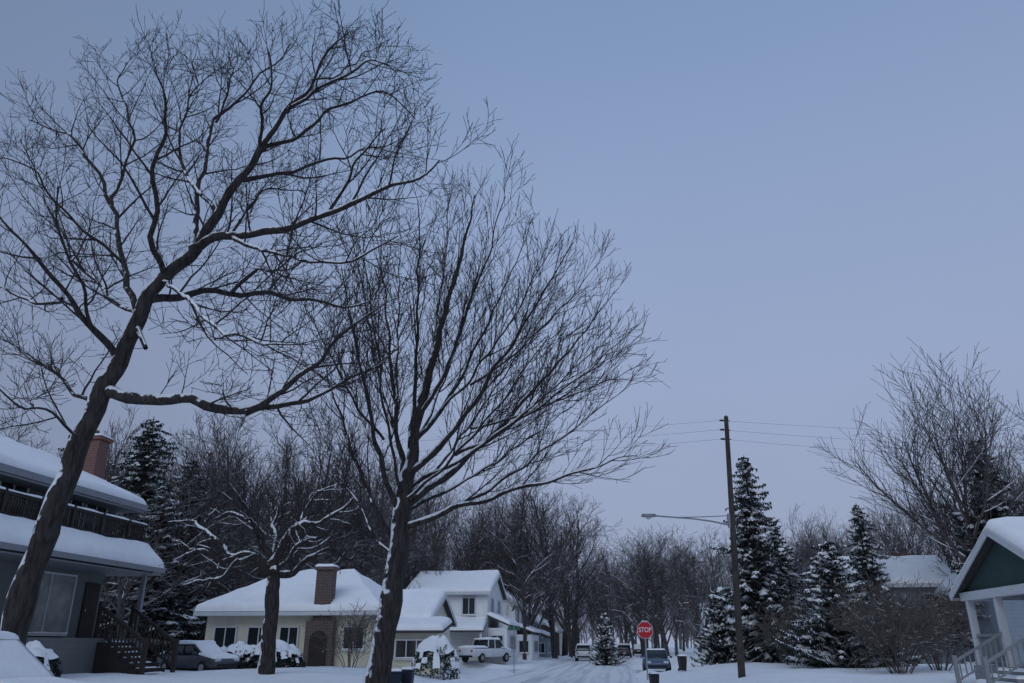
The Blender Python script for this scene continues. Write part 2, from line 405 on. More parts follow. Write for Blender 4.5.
# --- gnarled pruned tree
GN = dict(OAK); GN.update(dens=[3.4,4.6,5.5], len=[(.8,2.1),(.4,1.2),(.2,.6)], wig=[.15,.18,.2,.2], up=[0,.03,.04,.03], rmin=.008, rr=[.020,.013,.011], lift=.25)
D = 31
T = Tree(8, GN)
T.limb(P3(D, [(262,695),(266,662),(270,620),(273,585),(272,562)]), [.38,.31,.27,.26,.24], 0, t0=.9, jit=.04)
for L_, r0 in [
 ([(273,580),(258,560,-.4),(240,556,-.8),(220,562,-1),(200,550,-1.2),(186,552,-1.4)], .19),
 ([(272,572),(262,540,.3),(250,522,.6),(232,512,1),(215,516,1.2)], .16),
 ([(272,565),(285,540,-.2),(296,528,-.5),(318,524,-.8),(338,514,-1),(356,500,-1.2)], .19),
 ([(273,578),(292,572,.3),(312,556,.6),(332,552,1),(350,560,1.3)], .16),
 ([(272,565),(276,540,.8),(270,522,1.5),(278,505,2)], .12),
 ([(285,540),(300,515,1),(310,500,1.5),(325,490,2)], .09),
 ([(262,540,.3),(245,512,-.6),(236,496,-1.2)], .08),
 ([(240,556,-.8),(215,540,-.2),(200,526,.2),(188,520,.6)], .09),
 ([(240,556,-.8),(222,575,-1.4),(205,580,-1.8)], .07),
 ([(273,575),(285,560,-1.5),(300,545,-2.4),(318,540,-3)], .10)]:
    p = P3(D, L_); T.limb(p, rl(r0, .045, len(p), .8), 0, t0=.15, jit=.12)
b0 = survey(262, 695, D); b0 = Vector((b0.x, b0.y, 0))
tree_obj("pruned_tree", T, b0, "squat gnarled pruned tree with thick snow on its limbs", base=b0, snow_amt=1.4, snow_r=.014)
# --- background broadleaf templates (unit height 18 m)
def bg(seed, style):
    c = dict(max=3, rmin=.013, lift=.25, taper=.2, rr=[.017,.012,.012], short=.55)
    if style == 'tall':
        c.update(seg=[10,8,5,3], wig=[.04,.09,.13,.16], up=[.02,.07,.06,.05], dens=[1.8,2.4,3.5], t0=[.18,.15,.1], ang=[(25,55),(25,50),(25,55)], len=[(4.5,8.5),(1.3,3.4),(.5,1.4)])
    elif style == 'wide':
        c.update(seg=[9,9,6,3], wig=[.07,.11,.15,.18], up=[.02,.05,.05,.03], dens=[1.9,2.4,3.5], t0=[.18,.15,.1], ang=[(35,65),(30,60),(30,60)], len=[(6,9.5),(1.6,4.0),(.6,1.6)])
    elif style == 'elm':
        c.update(seg=[8,10,7,4], wig=[.04,.06,.10,.13], up=[.05,.045,.05,.05], dens=[2.6,2.6,4.4], t0=[.34,.2,.1], ang=[(18,60),(25,52),(25,50)], len=[(7.5,11),(2.0,4.6),(.7,1.9)], short=.3, rmin=.011, rr=[.028,.014,.010])
    else:
        c.update(seg=[9,9,6,3], wig=[.05,.06,.09,.12], up=[.02,.06,.06,.05], dens=[2.1,2.6,3.8], t0=[.14,.15,.1], ang=[(25,45),(20,42),(20,45)], len=[(7.5,11),(1.8,4.2),(.6,1.7)])
    t = Tree(seed, c); H = {'tall': 15.5, 'wide': 12, 'vase': 11, 'elm': 8.6}[style]
    t.grow(Vector((0,0,-.3)), Vector((0,0,1)), H, .38 if style == 'elm' else .26, 0)
    zt = max(p.z for _, ps, _ in t.paths for p in ps); k = 18/zt
    t.paths = [(l, [p*k for p in ps], rs) for l, ps, rs in t.paths]
    return t
tmpl = []
for sd, st_ in ((21,'tall'),(22,'wide'),(23,'vase'),(24,'tall'),(25,'wide'),(26,'vase'),(33,'elm')):
    tmpl.append((bg(sd, st_), st_))
LAB = {'tall': "tall slender bare tree in the snowy woods behind houses", 'wide': "spreading bare tree with wide crown over snowy yards", 'vase': "vase-shaped bare tree with fine upright twigs", 'elm': "large bare tree with broad finely branched rounded crown"}
BGT = [None]*7
def place(i, px, D_, H, wx=1.0, rz=None):
    x = (px-512)*D_*.00125; y = D_
    loc = Vector((x, y, max(0, gz(x, y))-.05)); s_ = H/18
    t, st_ = tmpl[i]
    rz = (px*1.7) % 6.28 if rz is None else rz
    if BGT[i] is None:
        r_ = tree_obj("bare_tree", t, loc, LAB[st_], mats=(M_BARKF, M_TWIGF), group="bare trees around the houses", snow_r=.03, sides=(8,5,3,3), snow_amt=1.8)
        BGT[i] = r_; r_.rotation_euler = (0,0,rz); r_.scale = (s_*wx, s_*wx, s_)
    else:
        clone(BGT[i], loc, rz, (s_*wx, s_*wx, s_))
for a in [(0,-30,58,19),(3,10,62,18),(1,55,70,19),(0,92,64,20),(3,140,72,20),(4,185,66,18),(0,205,60,19),(3,232,56,18),(1,255,68,20),
          (0,285,62,20),(3,310,58,18.5),(0,335,66,20.5),(4,355,74,20),(3,378,70,19.5),(0,405,78,20),(1,440,84,19),(3,462,78,16),(4,492,90,19),
          (1,524,76,15.5),(0,512,95,18),(3,568,105,17),(0,545,120,18),(1,640,92,14),(4,668,84,12),(2,690,74,11.2),(3,712,96,14.5),
          (5,735,86,13),(4,778,72,12.8),(2,806,62,11.2),(0,842,82,13.5),(3,880,76,14),(1,915,72,14.5),(0,1000,70,17),(3,1050,64,18),
          (6,968,46,18.2,1.05),(6,1060,56,18.5,.95,1.0),(4,120,56,15),(2,165,54,13),(5,430,66,11),(4,600,150,16),(1,652,150,15),(0,630,190,19),(3,575,170,19),(4,618,230,20),(1,690,160,17),(0,750,150,17),(3,820,140,18),(4,240,78,19),(1,300,85,21),(0,370,95,21),
          (2,180,57,15),(5,215,64,17),(1,222,75,20),(4,270,58,16),(5,300,56,14),(2,322,60,15),(1,345,80,20),(4,390,84,19),(5,362,62,14),(2,410,72,16),(0,420,90,20),(3,445,95,19),(5,475,100,18),(2,505,82,14),(5,620,120,15),(2,655,105,13),(3,640,130,16),(0,675,130,15.5),(5,705,110,14),(1,725,120,15),(4,760,95,13),(3,790,84,12.5),(2,826,72,12),(5,855,90,14),(4,895,88,15),(1,960,80,16),(4,985,84,17),(0,70,80,21),(3,30,84,21),(1,150,86,22),(5,195,90,21),(0,250,92,22),(3,280,96,22),(2,118,66,17),
          (1,100,47,11,1.2),(4,145,45,10,1.2),(1,182,49,11.5,1.2),(4,210,52,10,1.3),(1,245,52,9,1.3),(4,290,53,9.5,1.3),(1,335,53,9,1.3),(4,372,54,9.5,1.3),(2,90,58,17),(5,128,60,18),(3,175,62,18),(1,880,56,10.5,1.2),(4,835,60,10,1.2),(2,985,50,12,1.2),(5,915,60,12),(1,700,62,8,1.3),(4,790,58,9,1.2),(5,600,108,12),
          (1,562,112,21,1.4),(4,574,142,24,1.4),(1,637,100,15.5,1.35),(4,629,138,19.5,1.4),(5,602,205,25,1.2),(1,598,240,24,1.3),(4,648,118,17,1.3),(2,660,90,13.5,1.2),(5,528,84,17.5,1.1),(3,500,76,17),(3,553,88,20,1.2),(0,516,82,19.5),(3,572,112,21.5,1.3)]:
    place(*a)
# far wood as one mass
fc = dict(max=2, rmin=.035, lift=.25, taper=.2, rr=[.018,.02], short=.5, seg=[6,5,3], wig=[.05,.1,.15], up=[.02,.06,.05], dens=[1.9,2.5], t0=[.1,.1], ang=[(30,60),(25,55)], len=[(4,7),(1.2,3.2)])
fw = MB(); R = random.Random(4)
for i in range(250):
    t = Tree(100+i, fc); near = i % 2
    ang = R.uniform(-.80, .06) if near else R.uniform(-.80, .75)
    if i % 9 == 4: ang = R.uniform(.08, .22); near = 0
    d_ = R.uniform(95, 150) if near else R.uniform(150, 300); x = math.tan(ang)*d_; y = d_
    u, v = UV(x, y)
    if RL-6 < u < RR+6 and d_ < 180: continue
    Hh = R.uniform(13, 18) if near else R.uniform(13, 19)
    t.grow(Vector((x, y, -.2)), Vector((0,0,1)), Hh, .24, 0)
    for lev, p, r_ in t.paths: fw.tube(p, r_, 3)
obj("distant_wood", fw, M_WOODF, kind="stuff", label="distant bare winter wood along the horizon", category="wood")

# ------------------------------------------------------------------ conifers
def conifer(seed, H, Rb, full=1.0, droop=.25, snowp=.75):
    R = random.Random(seed); A, B, C = MB(), MB(), MB()
    A.tube([Vector((0,0,-.3)), Vector((.03,0,H*.5)), Vector((0,0,H))], [.02*H+.05, .012*H+.02, .02], 8)
    z = .04*H
    while z < H*.985:
        f = z/H; nb = int((5+6*(1-f))*full)
        a0 = R.random()*6.28
        for k in range(nb):
            a = a0+k*6.283/nb+R.uniform(-.35,.35)
            lump = 1+.6*noise.noise(Vector((math.cos(a)*1.3, math.sin(a)*1.3, z*.6+seed*9)))
            zz = z+R.uniform(-.28,.28)*(1-f*.6); ln = (Rb*((1-f)**.75)+.15)*R.uniform(.45,1.2)*lump
            d = Vector((math.cos(a), math.sin(a), 0)); sd = Vector((-d.y, d.x, 0)); dr = droop*R.uniform(.4,1.5)
            n = max(3, int(ln/.13)); pts = []
            for i in range(n+1):
                t = i/n; pts.append(Vector((0,0,zz+R.uniform(-.03,.03)))+d*ln*t+Vector((0,0,ln*(.12*t-dr*1.6*t*t+.22*t**4))))
            A.tube([pts[0], pts[n//2], pts[-1]], [.02+.01*ln, .015, .005], 3)
            for i in range(1, n+1):
                t = i/n; w = (.16+.30*ln*(1-t)*.75)*R.uniform(.6,1.25)
                for sgn in (-1, 1):
                    tip = pts[i]+sd*sgn*w+d*w*.7+Vector((0,0,-w*R.uniform(.1,.7))); hw = d*.055
                    B.poly([pts[i]-hw, pts[i]+hw, tip+hw*.4, tip-hw*.4])
                    q = pts[i].lerp(tip, .5); tp2 = q+Vector((R.uniform(-.1,.1), R.uniform(-.1,.1), -.12-.14*R.random()))
                    B.poly([q-hw, q+hw, tp2])
                if R.random() < .6:
                    hw = sd*.05; tp2 = pts[i]+Vector((R.uniform(-.06,.06), R.uniform(-.06,.06), -.18-.16*R.random())); B.poly([pts[i]-hw, pts[i]+hw, tp2])
            if R.random() < snowp and ln > .3:
                i0 = R.randint(n//4, max(n//4, n-2)); seg = pts[i0:min(n+1, i0+R.randint(2, 8))]
                ws = [R.uniform(.08,.26)*min(1, .4+ln*.5) for _ in seg]
                for j in range(len(seg)-1):
                    up = Vector((0,0,.07)); m1, m2 = seg[j], seg[j+1]; w1, w2 = ws[j], ws[j+1]; lo = Vector((0,0,-.05-w1*.35))
                    C.poly([m1-sd*w1+lo, m1+up, m2+up, m2-sd*w2+lo]); C.poly([m1+up, m1+sd*w1+lo, m2+sd*w2+lo, m2+up])
                m2 = seg[-1]; C.poly([m2-sd*ws[-1]*.8, m2+Vector((0,0,.06)), m2+sd*ws[-1]*.8, m2+d*.12+Vector((0,0,-.12))])
        z += (.17+.10*(1-f))*(H/9)**.4
    return A, B, C
CT = []
for i, (sd, H, Rb, dr, sp_) in enumerate(((1, 13, 2.8, .28, .7), (2, 7, 2.6, .2, .75), (3, 15, 4.0, .3, .5))):
    CT.append((H, conifer(sd, H, Rb, 1, dr, sp_), []))
def conif(i, px, D_, H, label, w=1.0):
    x = (px-512)*D_*.00121; y = D_; loc = Vector((x, y, gz(x, y))); h0, ms, reg = CT[i]; s_ = H/h0
    if not reg:
        r_ = root("spruce_tree", loc, label, "conifer", rz=px % 6, group="spruce trees among the houses")
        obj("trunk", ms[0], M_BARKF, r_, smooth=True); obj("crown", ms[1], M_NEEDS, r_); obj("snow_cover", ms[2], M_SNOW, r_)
        r_.scale = (s_*w, s_*w, s_); reg.append(r_)
    else: clone(reg[0], loc, px % 6, (s_*w, s_*w, s_), label)
conif(0, 760, 50, 13.0, "tall narrow snow-dusted spruce beside the utility pole", 1.1)
conif(0, 782, 55, 9.6, "snow-dusted spruce behind the utility pole", 1.4)
conif(1, 836, 40, 5.9, "young full spruce thickly laden with snow in a yard", 1.15)
conif(1, 718, 50, 4.8, "small snow-laden spruce by the roadside", .9)
conif(2, 872, 49, 9.8, "dark broad spruce behind the houses", .9)
conif(2, 1012, 45, 12.4, "tall dark spruce rising behind the houses", 1.05)
conif(1, 604, 66, 4.0, "small snow-laden spruce by the roadside", .8)
conif(2, 122, 52, 15.6, "tall dark spruce rising behind the houses", 1.2)
conif(2, 172, 58, 14.6, "tall dark spruce rising behind the houses", 1.2)
conif(0, 148, 49, 10.5, "snow-dusted spruce behind the grey house", 1.6)
conif(2, 44, 62, 18.0, "tall dark spruce rising behind the houses", 1.0)
conif(2, 206, 66, 14.0, "tall dark spruce rising behind the houses", 1.1)

# ------------------------------------------------------------------ shrubs
def shrub(seed, r_, h):
    R = random.Random(seed); B, C = MB(), MB()
    for i in range(1500):
        d = rv3(R); d.z = abs(d.z); k = R.uniform(.75, 1.05); p = Vector((d.x*r_*k, d.y*r_*k, d.z*h*k)); q = rv3(R)*.12; w = rv3(R)*.05
        B.poly([p-w, p+w, p+q])
    n = 24
    b = len(C.v); rings = 9
    for j in range(rings+1):
        th = j/rings*1.3
        for i in range(n):
            a = 6.283*i/n; dv = Vector((math.cos(a)*math.sin(th)*1.8, math.sin(a)*math.sin(th)*1.8, math.cos(th)+seed*3)); k = 1.06+.22*noise.noise(dv*1.6)+.08*noise.noise(dv*5)
            C.v.append((math.sin(th)*math.cos(a)*r_*k, math.sin(th)*math.sin(a)*r_*k, math.cos(th)*h*k+.06*(1-j/rings)))
    for j in range(rings):
        for i in range(n):
            if j > 5 and noise.noise(Vector((i*.7, seed, j))) < .08: continue
            k = (i+1) % n; C.f.append((b+j*n+i, b+(j+1)*n+i, b+(j+1)*n+k, b+j*n+k))
    return B, C
for i, (px, D_) in enumerate(((192,40),(208,39.4),(224,38.8),(241,38.2),(257,39),(272,38.4),(288,38.8),(30,24.5),(436,38.2))):
    x = (px-512)*D_*.00119; loc = (x, D_, gz(x, D_)-.05)
    B, C = shrub(i, .85+.14*(i % 3), (.85+.15*(i % 2)) if i != 8 else 1.6)
    r_ = root("evergreen_shrub", loc, "rounded evergreen shrub capped with snow by a wall", "shrub", group="snow-capped shrubs beside houses")
    obj("foliage", B, M_NEED, r_); obj("snow_cover", C, M_SNOW, r_, smooth=True)
BC = dict(max=3, rmin=.008, taper=.3, rr=[.012,.011,.011], seg=[7,5,4,3], wig=[.08,.12,.14,.15], up=[-.02,.02,.03,.03], dens=[3.4,4.5,5], t0=[.15,.12,.1], ang=[(15,45),(20,50),(20,50)], len=[(1,2),(.5,1.1),(.3,.6)], short=.4)
def bush(seed, px, D_, H, w, n, label):
    t = Tree(seed, BC); R = random.Random(seed)
    for i in range(n):
        a = R.random()*6.28; k = R.random()*w
        t.grow(Vector((math.cos(a)*k*.3, math.sin(a)*k*.3, 0)), Vector((math.cos(a)*k*.55, math.sin(a)*k*.55, 1.0)), H*R.uniform(.7, 1.0), .02, 0)
    x = (px-512)*D_*.00119
    A, B, C = tree_meshes(t, snow_r=.05, sides=(4,3,3,3))
    r_ = root("bare_bush", (x, D_, gz(x, D_)), label, "bush"); obj("stems", A, M_TWIGB, r_); obj("twigs", B, M_TWIGB, r_)
bush(3, 895, 33, 2.8, 1.5, 26, "large rounded leafless brown bush in a snowy yard")
bush(4, 935, 36, 3.0, 1.4, 22, "large rounded leafless brown bush beside the porch")
bush(5, 788, 43, 2.6, 1.2, 12, "leafless bush between the roadside spruces")
bush(7, 350, 39, 2.0, 1.1, 9, "leafless bush in front of the cream bungalow")

# ------------------------------------------------------------------ houses
def window(parent, x, y, z, w, h, rz, frame=M_TRIM, glass=M_GLASS, mull=1, rail=True, name="window"):
    g_ = MB().box(-w/2, w/2, -.03, .02, -h/2, h/2)
    wo = obj(name, g_, glass, parent, (x, y, z), rz)
    f = MB(); t = .07
    f.box(-w/2-t, -w/2, -.07, .015, -h/2-t, h/2+t).box(w/2, w/2+t, -.07, .015, -h/2-t, h/2+t)
    f.box(-w/2, w/2, -.07, .015, h/2, h/2+t).box(-w/2, w/2, -.09, .015, -h/2-t, -h/2)
    for i in range(mull): xx = -w/2+w*(i+1)/(mull+1); f.box(xx-.025, xx+.025, -.06, -.031, -h/2, h/2)
    if rail and mull == 0: f.box(-w/2, w/2, -.06, -.031, -.03, .03)
    obj("frame", f, frame, wo)
    s_ = MB(); snow_sheet(s_, (-w/2-t, -.11, -h/2-.0), (w/2+t, -.11, -h/2), (w/2+t, -.032, -h/2), (-w/2-t, -.032, -h/2), .05, step=.3, R=.05)
    obj("sill_snow", s_, M_SNOW, wo, smooth=True)
    return wo
def slab(mb, a, b, c, d, t):
    a, b, c, d = map(Vector, (a, b, c, d)); k = Vector((0,0,t)); return mb.hexa([a-k, b-k, c-k, d-k, a, b, c, d])
def gable_roof(parent, x0, x1, y0, y1, ze, rise, ax, ov=.4, th=.24, gov=.3, rmat=M_ROOF, fascia=M_TRIM, name="roof"):
    rm, sn, fa = MB(), MB(), MB()
    if ax == 'x':
        ym = (y0+y1)/2; sl = rise/((y1-y0)/2); e = ze-ov*sl; X0, X1 = x0-gov, x1+gov; r_ = ze+rise
        Q = [((X0, y0-ov, e), (X1, y0-ov, e), (X1, ym, r_), (X0, ym, r_)), ((X1, y1+ov, e), (X0, y1+ov, e), (X0, ym, r_), (X1, ym, r_))]
    else:
        xm = (x0+x1)/2; sl = rise/((x1-x0)/2); e = ze-ov*sl; Y0, Y1 = y0-gov, y1+gov; r_ = ze+rise
        Q = [((x0-ov, Y1, e), (x0-ov, Y0, e), (xm, Y0, r_), (xm, Y1, r_)), ((x1+ov, Y0, e), (x1+ov, Y1, e), (xm, Y1, r_), (xm, Y0, r_))]
    for q in Q:
        q2 = [Vector(p)+Vector((0,0,.17)) for p in q]
        slab(rm, *q2, .12); snow_sheet(sn, *q2, th, rnd=(1,1,1,0), step=.6)
        for (i, j) in ((0,1), (1,2), (3,0)):
            a, b = Vector(q2[i])-Vector((0,0,.10)), Vector(q2[j])-Vector((0,0,.10))
            c_ = sum((Vector(p) for p in q2), Vector((0,0,0)))/4; o_ = ((a+b)/2-c_); o_.z = 0; o_.normalize()
            fa.beam(a+o_*.03, b+o_*.03, .04, .2)
    ro = obj(name, rm, rmat, parent); obj("snow_cover", sn, M_SNOW, ro, smooth=True); obj("fascia", fa, fascia, ro)
    return ro
def gable_walls(x0, x1, y0, y1, z0, z1, rise, ax):
    m = MB()
    if ax == 'x':
        ym = (y0+y1)/2
        m.poly([(x0,y0,z0),(x1,y0,z0),(x1,y0,z1),(x0,y0,z1)]).poly([(x1,y1,z0),(x0,y1,z0),(x0,y1,z1),(x1,y1,z1)])
        m.poly([(x1,y0,z0),(x1,y1,z0),(x1,y1,z1),(x1,ym,z1+rise),(x1,y0,z1)]).poly([(x0,y1,z0),(x0,y0,z0),(x0,y0,z1),(x0,ym,z1+rise),(x0,y1,z1)])
    else:
        xm = (x0+x1)/2
        m.poly([(x1,y0,z0),(x1,y1,z0),(x1,y1,z1),(x1,y0,z1)]).poly([(x0,y1,z0),(x0,y0,z0),(x0,y0,z1),(x0,y1,z1)])
        m.poly([(x0,y0,z0),(x1,y0,z0),(x1,y0,z1),(xm,y0,z1+rise),(x0,y0,z1)]).poly([(x1,y1,z0),(x0,y1,z0),(x0,y1,z1),(xm,y1,z1+rise),(x1,y1,z1)])
    return m
HP = math.pi/2
# left two-storey house
H = root("two_storey_house", S(-21.15, 24.7, .8), "grey two-storey house with snowy roof, long balcony and brick chimney", "house", rz=-PHI)
obj("wall", gable_walls(-8.4, 0, -10, 6.6, -1.0, 6.45, 2.1, 'y'), M_SIDEL, H)
rm, sn, fa = MB(), MB(), MB()
for q in (((1.05,-10.5,6.35),(1.05,7.1,6.35),(-4.2,7.1,8.6),(-4.2,-10.5,8.6)), ((-9.4,7.1,6.35),(-9.4,-10.5,6.35),(-4.2,-10.5,8.6),(-4.2,7.1,8.6))):
    slab(rm, *q, .16); snow_sheet(sn, *q, .28, rnd=(1,1,1,0), step=.6)
fa.box(1.05, 1.12, -10.5, 7.1, 6.13, 6.37)
fa.beam((1.08,7.13,6.27), (-4.2,7.13,8.52), .05, .24); fa.beam((-9.4,7.13,6.27), (-4.2,7.13,8.52), .05, .24)
ro = obj("roof", rm, M_ROOF, H); obj("snow_cover", sn, M_SNOW, ro, smooth=True); obj("fascia", fa, M_TRIMG, ro)
obj("soffit", MB().box(.02, 1.04, -10.4, 7.0, 6.05, 6.12), M_TRIMG, H)
ch = MB().box(-2.5, -1.5, 6.75, 7.5, -.9, 9.3).box(-2.58, -1.42, 6.67, 7.58, 9.31, 9.47)
co = obj("chimney", ch, M_BRICK, H, bevel=.01)
obj("chimney_pot", MB().tube([Vector((-2.0,7.1,9.45)), Vector((-2.0,7.1,9.8))], [.17,.14], 8, True), M_BRICKD, co)
s_ = MB(); snow_sheet(s_, (-2.58,6.67,9.47), (-1.42,6.67,9.47), (-1.42,7.58,9.47), (-2.58,7.58,9.47), .1, step=.3); obj("snow_cover", s_, M_SNOW, co, smooth=True)
dk = MB().box(.02, 1.3, -10, 7.0, 4.45, 4.66)
obj("balcony_floor", dk, M_DARK, H)
rl_ = MB(); rl_.box(1.2, 1.28, -10, 7.0, 5.42, 5.52).box(1.22, 1.26, -10, 7.0, 4.78, 4.85).box(1.22, 1.26, -10, 7.0, 5.15, 5.2)
y = -10.0; i = 0
while y <= 7.0:
    if i % 14 == 0: rl_.box(1.18, 1.3, y-.06, y+.06, 4.66, 5.6)
    else: rl_.box(1.225, 1.255, y-.03, y+.03, 4.72, 5.42)
    y += .125; i += 1
rl_.box(.05, 1.2, 6.92, 7.0, 5.42, 5.52).box(.05, 1.2, 6.94, 6.98, 4.78, 4.85)
for k in range(9): rl_.box(.1+k*.13, .14+k*.13, 6.93, 6.99, 4.72, 5.42)
ra = obj("balcony_railing", rl_, M_DARK, H)
s_ = MB(); snow_sheet(s_, (1.19,-10,5.52), (1.3,-10,5.52), (1.3,7,5.52), (1.19,7,5.52), .07, step=.4, R=.06, nz=.9); obj("snow_cover", s_, M_SNOW, ra, smooth=True)
q = ((2.25,-10,3.72), (2.25,7.2,3.72), (1.3,7.2,4.55), (1.3,-10,4.55))
rm = MB(); slab(rm, *q, .14); pr = obj("porch_roof", rm, M_ROOF, H)
s_ = MB(); snow_sheet(s_, *q, .3, step=.5, rnd=(1,1,1,1)); obj("snow_cover", s_, M_SNOW, pr, smooth=True)
obj("porch_beam", MB().box(1.5, 1.75, -10, 7.0, 3.5, 3.72).box(2.26, 2.32, -10, 7.2, 3.55, 3.74), M_TRIMG, H)
obj("porch_ceiling", MB().box(.02, 2.2, -10, 7.1, 3.45, 3.498), M_TRIMG, H)
obj("porch_floor", MB().box(.02, 2.0, -10, 7.0, -.9, 1.0), M_SIDEL, H)
for yy in (-6, -1.5, 6.85):
    obj("porch_post", MB().box(1.55, 1.71, yy-.08, yy+.08, 1.0, 3.45), M_TRIMG, H)
for yy, w in ((3.4, 2.7), (-1.2, 2.0)): window(H, .02, yy, 2.2, w, 2.1, HP, glass=M_GLASSL, mull=1, name="patio_door")
for yy in (5.2, 3.6, .5): window(H, .02, yy, 5.5, 1.3, 1.1, HP, mull=1)
do = obj("door", MB().box(.0, .06, 5.5, 6.4, 1.0, 3.1), M_DARK, H); obj("handle", MB().box(.06, .12, 5.6, 5.65, 2.0, 2.1), M_METAL, do)
st_ = MB(); 
for k in range(7): st_.box(2.0+k*.28, 2.28+k*.28, 3.9, 5.9, -.7, .85-k*.18)
so = obj("steps", st_, M_DARK, H); s_ = MB()
for k in range(7): snow_sheet(s_, (2.03+k*.28,4.3,.85-k*.18), (2.2+k*.28,4.3,.85-k*.18), (2.2+k*.28,5.5,.85-k*.18), (2.03+k*.28,5.5,.85-k*.18), .05, step=.3, R=.08)
obj("snow_cover", s_, M_SNOW, so, smooth=True)
for yy in (3.85, 5.95):
    hr = MB(); hr.beam((1.95,yy,2.1), (3.95,yy,.84), .11).beam((1.95,yy,1.25), (3.95,yy,0), .08)
    for k in range(14): xx = 1.98+k*.145; zz = 2.1-(xx-1.95)*.63; hr.box(xx-.025, xx+.025, yy-.025, yy+.025, zz-.85, zz)
    hr.box(3.9, 4.04, yy-.07, yy+.07, -.6, 1.0).box(1.88, 2.0, yy-.06, yy+.06, 1.0, 2.25)
    obj("stair_railing", hr, M_DARK, H)

# cream bungalow
H = root("bungalow", S(-21.2, 40.5, .4), "cream one-storey bungalow with snowy hip roof and dark brick chimney", "house", rz=-PHI)
W, Dp, e = 8.8, 7.5, 2.6
w_ = MB(); w_.box(0, W, 0, Dp, -.6, e); obj("wall", w_, M_CREAM, H)
def hip(parent, x0, x1, y0, y1, ze, rise, ov, th=.3, rmat=M_ROOF, fmat=M_TRIM, inset=None):
    ym = (y0+y1)/2; k = inset or (y1-y0)/2*.8; X0, X1, Y0, Y1 = x0-ov, x1+ov, y0-ov, y1+ov
    A_, B_ = (x0+k, ym, ze+rise), (x1-k, ym, ze+rise); z = ze
    rm, sn = MB(), MB()
    for q, rd_ in (([(X0,Y0,z),(X1,Y0,z),B_,A_], (0,0,1,0)), ([(X1,Y1,z),(X0,Y1,z),A_,B_], (0,0,1,0)), ([(X1,Y0,z),(X1,Y1,z),B_,B_], (0,0,1,0)), ([(X0,Y1,z),(X0,Y0,z),A_,A_], (0,0,1,0))):
        q = [Vector(p)+Vector((0,0,.14)) for p in q]; slab(rm, *q, .12); snow_sheet(sn, *q, th, rnd=rd_, step=.6)
    r_ = obj("roof", rm, rmat, parent); obj("snow_cover", sn, M_SNOW, r_, smooth=True)
    f = MB(); f.box(X0, X1, Y0-.04, Y0, z-.06, z+.13).box(X0, X1, Y1, Y1+.04, z-.06, z+.13).box(X0-.04, X0, Y0, Y1, z-.06, z+.13).box(X1, X1+.04, Y0, Y1, z-.06, z+.13)
    obj("fascia", f, fmat, r_); return r_
hip(H, 0, W, 0, Dp, e, 2.05, .5, inset=2.4)
cb_ = MB().box(5.8, 6.65, -.35, .3, 2.3, 4.75).box(5.72, 6.73, -.43, .38, 4.75, 4.9).box(5.5, 6.95, -.45, -.01, -.5, 2.3)
co = obj("chimney", cb_, M_BRICKD, H); s_ = MB(); snow_sheet(s_, (5.72,-.43,4.9), (6.73,-.43,4.9), (6.73,.38,4.9), (5.72,.38,4.9), .15, step=.3); obj("snow_cover", s_, M_SNOW, co, smooth=True)
ar = [(5.75,-.46,-.3),(6.7,-.46,-.3)]+[(6.225+.475*math.cos(a*math.pi/8),-.46,1.35+.475*math.sin(a*math.pi/8)) for a in range(9)]
do = obj("arched_door", MB().poly(ar), M_DARK, H); obj("handle", MB().box(6.5,6.56,-.52,-.465,.8,.9), M_METAL, do)
for xx, ww in ((1.1,1.1), (2.9,1.1), (4.5,.9), (7.9,1.0)): window(H, xx, -.02, 1.45, ww, 1.05, 0, mull=1)
obj("annex_wall", gable_walls(8.82, 11.4, .9, 6.6, -.6, 2.3, 1.3, 'x'), M_CREAM, H)
gable_roof(H, 9.4, 11.4, .9, 6.6, 2.3, 1.3, 'x', .35, .26, .3, name="annex_roof")
for yy in (2.2, 4.8): window(H, 11.42, yy, 1.3, .9, 1.0, HP, mull=1)
window(H, 9.45, .88, 1.3, .7, 1.0, 0, mull=1)
obj("porch_wall", MB().box(9.9, 12.4, -.9, .88, -.6, 1.75), M_CREAM, H)
q = ((9.6,-1.3,1.8),(12.7,-1.3,1.8),(12.7,.85,2.2),(9.6,.85,2.2)); rm = MB(); slab(rm, *q, .12); pr = obj("porch_roof", rm, M_ROOF, H)
s_ = MB(); snow_sheet(s_, *q, .28, rnd=(1,1,1,0)); obj("snow_cover", s_, M_SNOW, pr, smooth=True)
window(H, 11.1, -.92, .95, 1.5, .8, 0, mull=2)
obj("porch_step", MB().box(7.2, 9.0, -1.4, -.46, -.5, .1), M_BRICKD, H)
def house(name, u, v, z, w, d, hw, rise, ax, wm, label, wins=(), chim=None, rz=0, ov=.4):
    h = root(name, S(u, v, z), label, "house", rz=-PHI+rz)
    obj("wall", gable_walls(0, w, 0, d, -.6, hw, rise, ax), wm, h)
    gable_roof(h, 0, w, 0, d, hw, rise, ax, ov)
    for (side, p, zz, ww, hh) in wins:
        if side == 'f': window(h, p, -.02, zz, ww, hh, 0)
        if side == 'r': window(h, w+.02, p, zz, ww, hh, HP)
        if side == 'l': window(h, -.02, p, zz, ww, hh, -HP)
    if chim:
        x, y, zt = chim; c_ = obj("chimney", MB().box(x-.4, x+.4, y-.4, y+.4, hw, zt), M_BRICK, h)
    return h
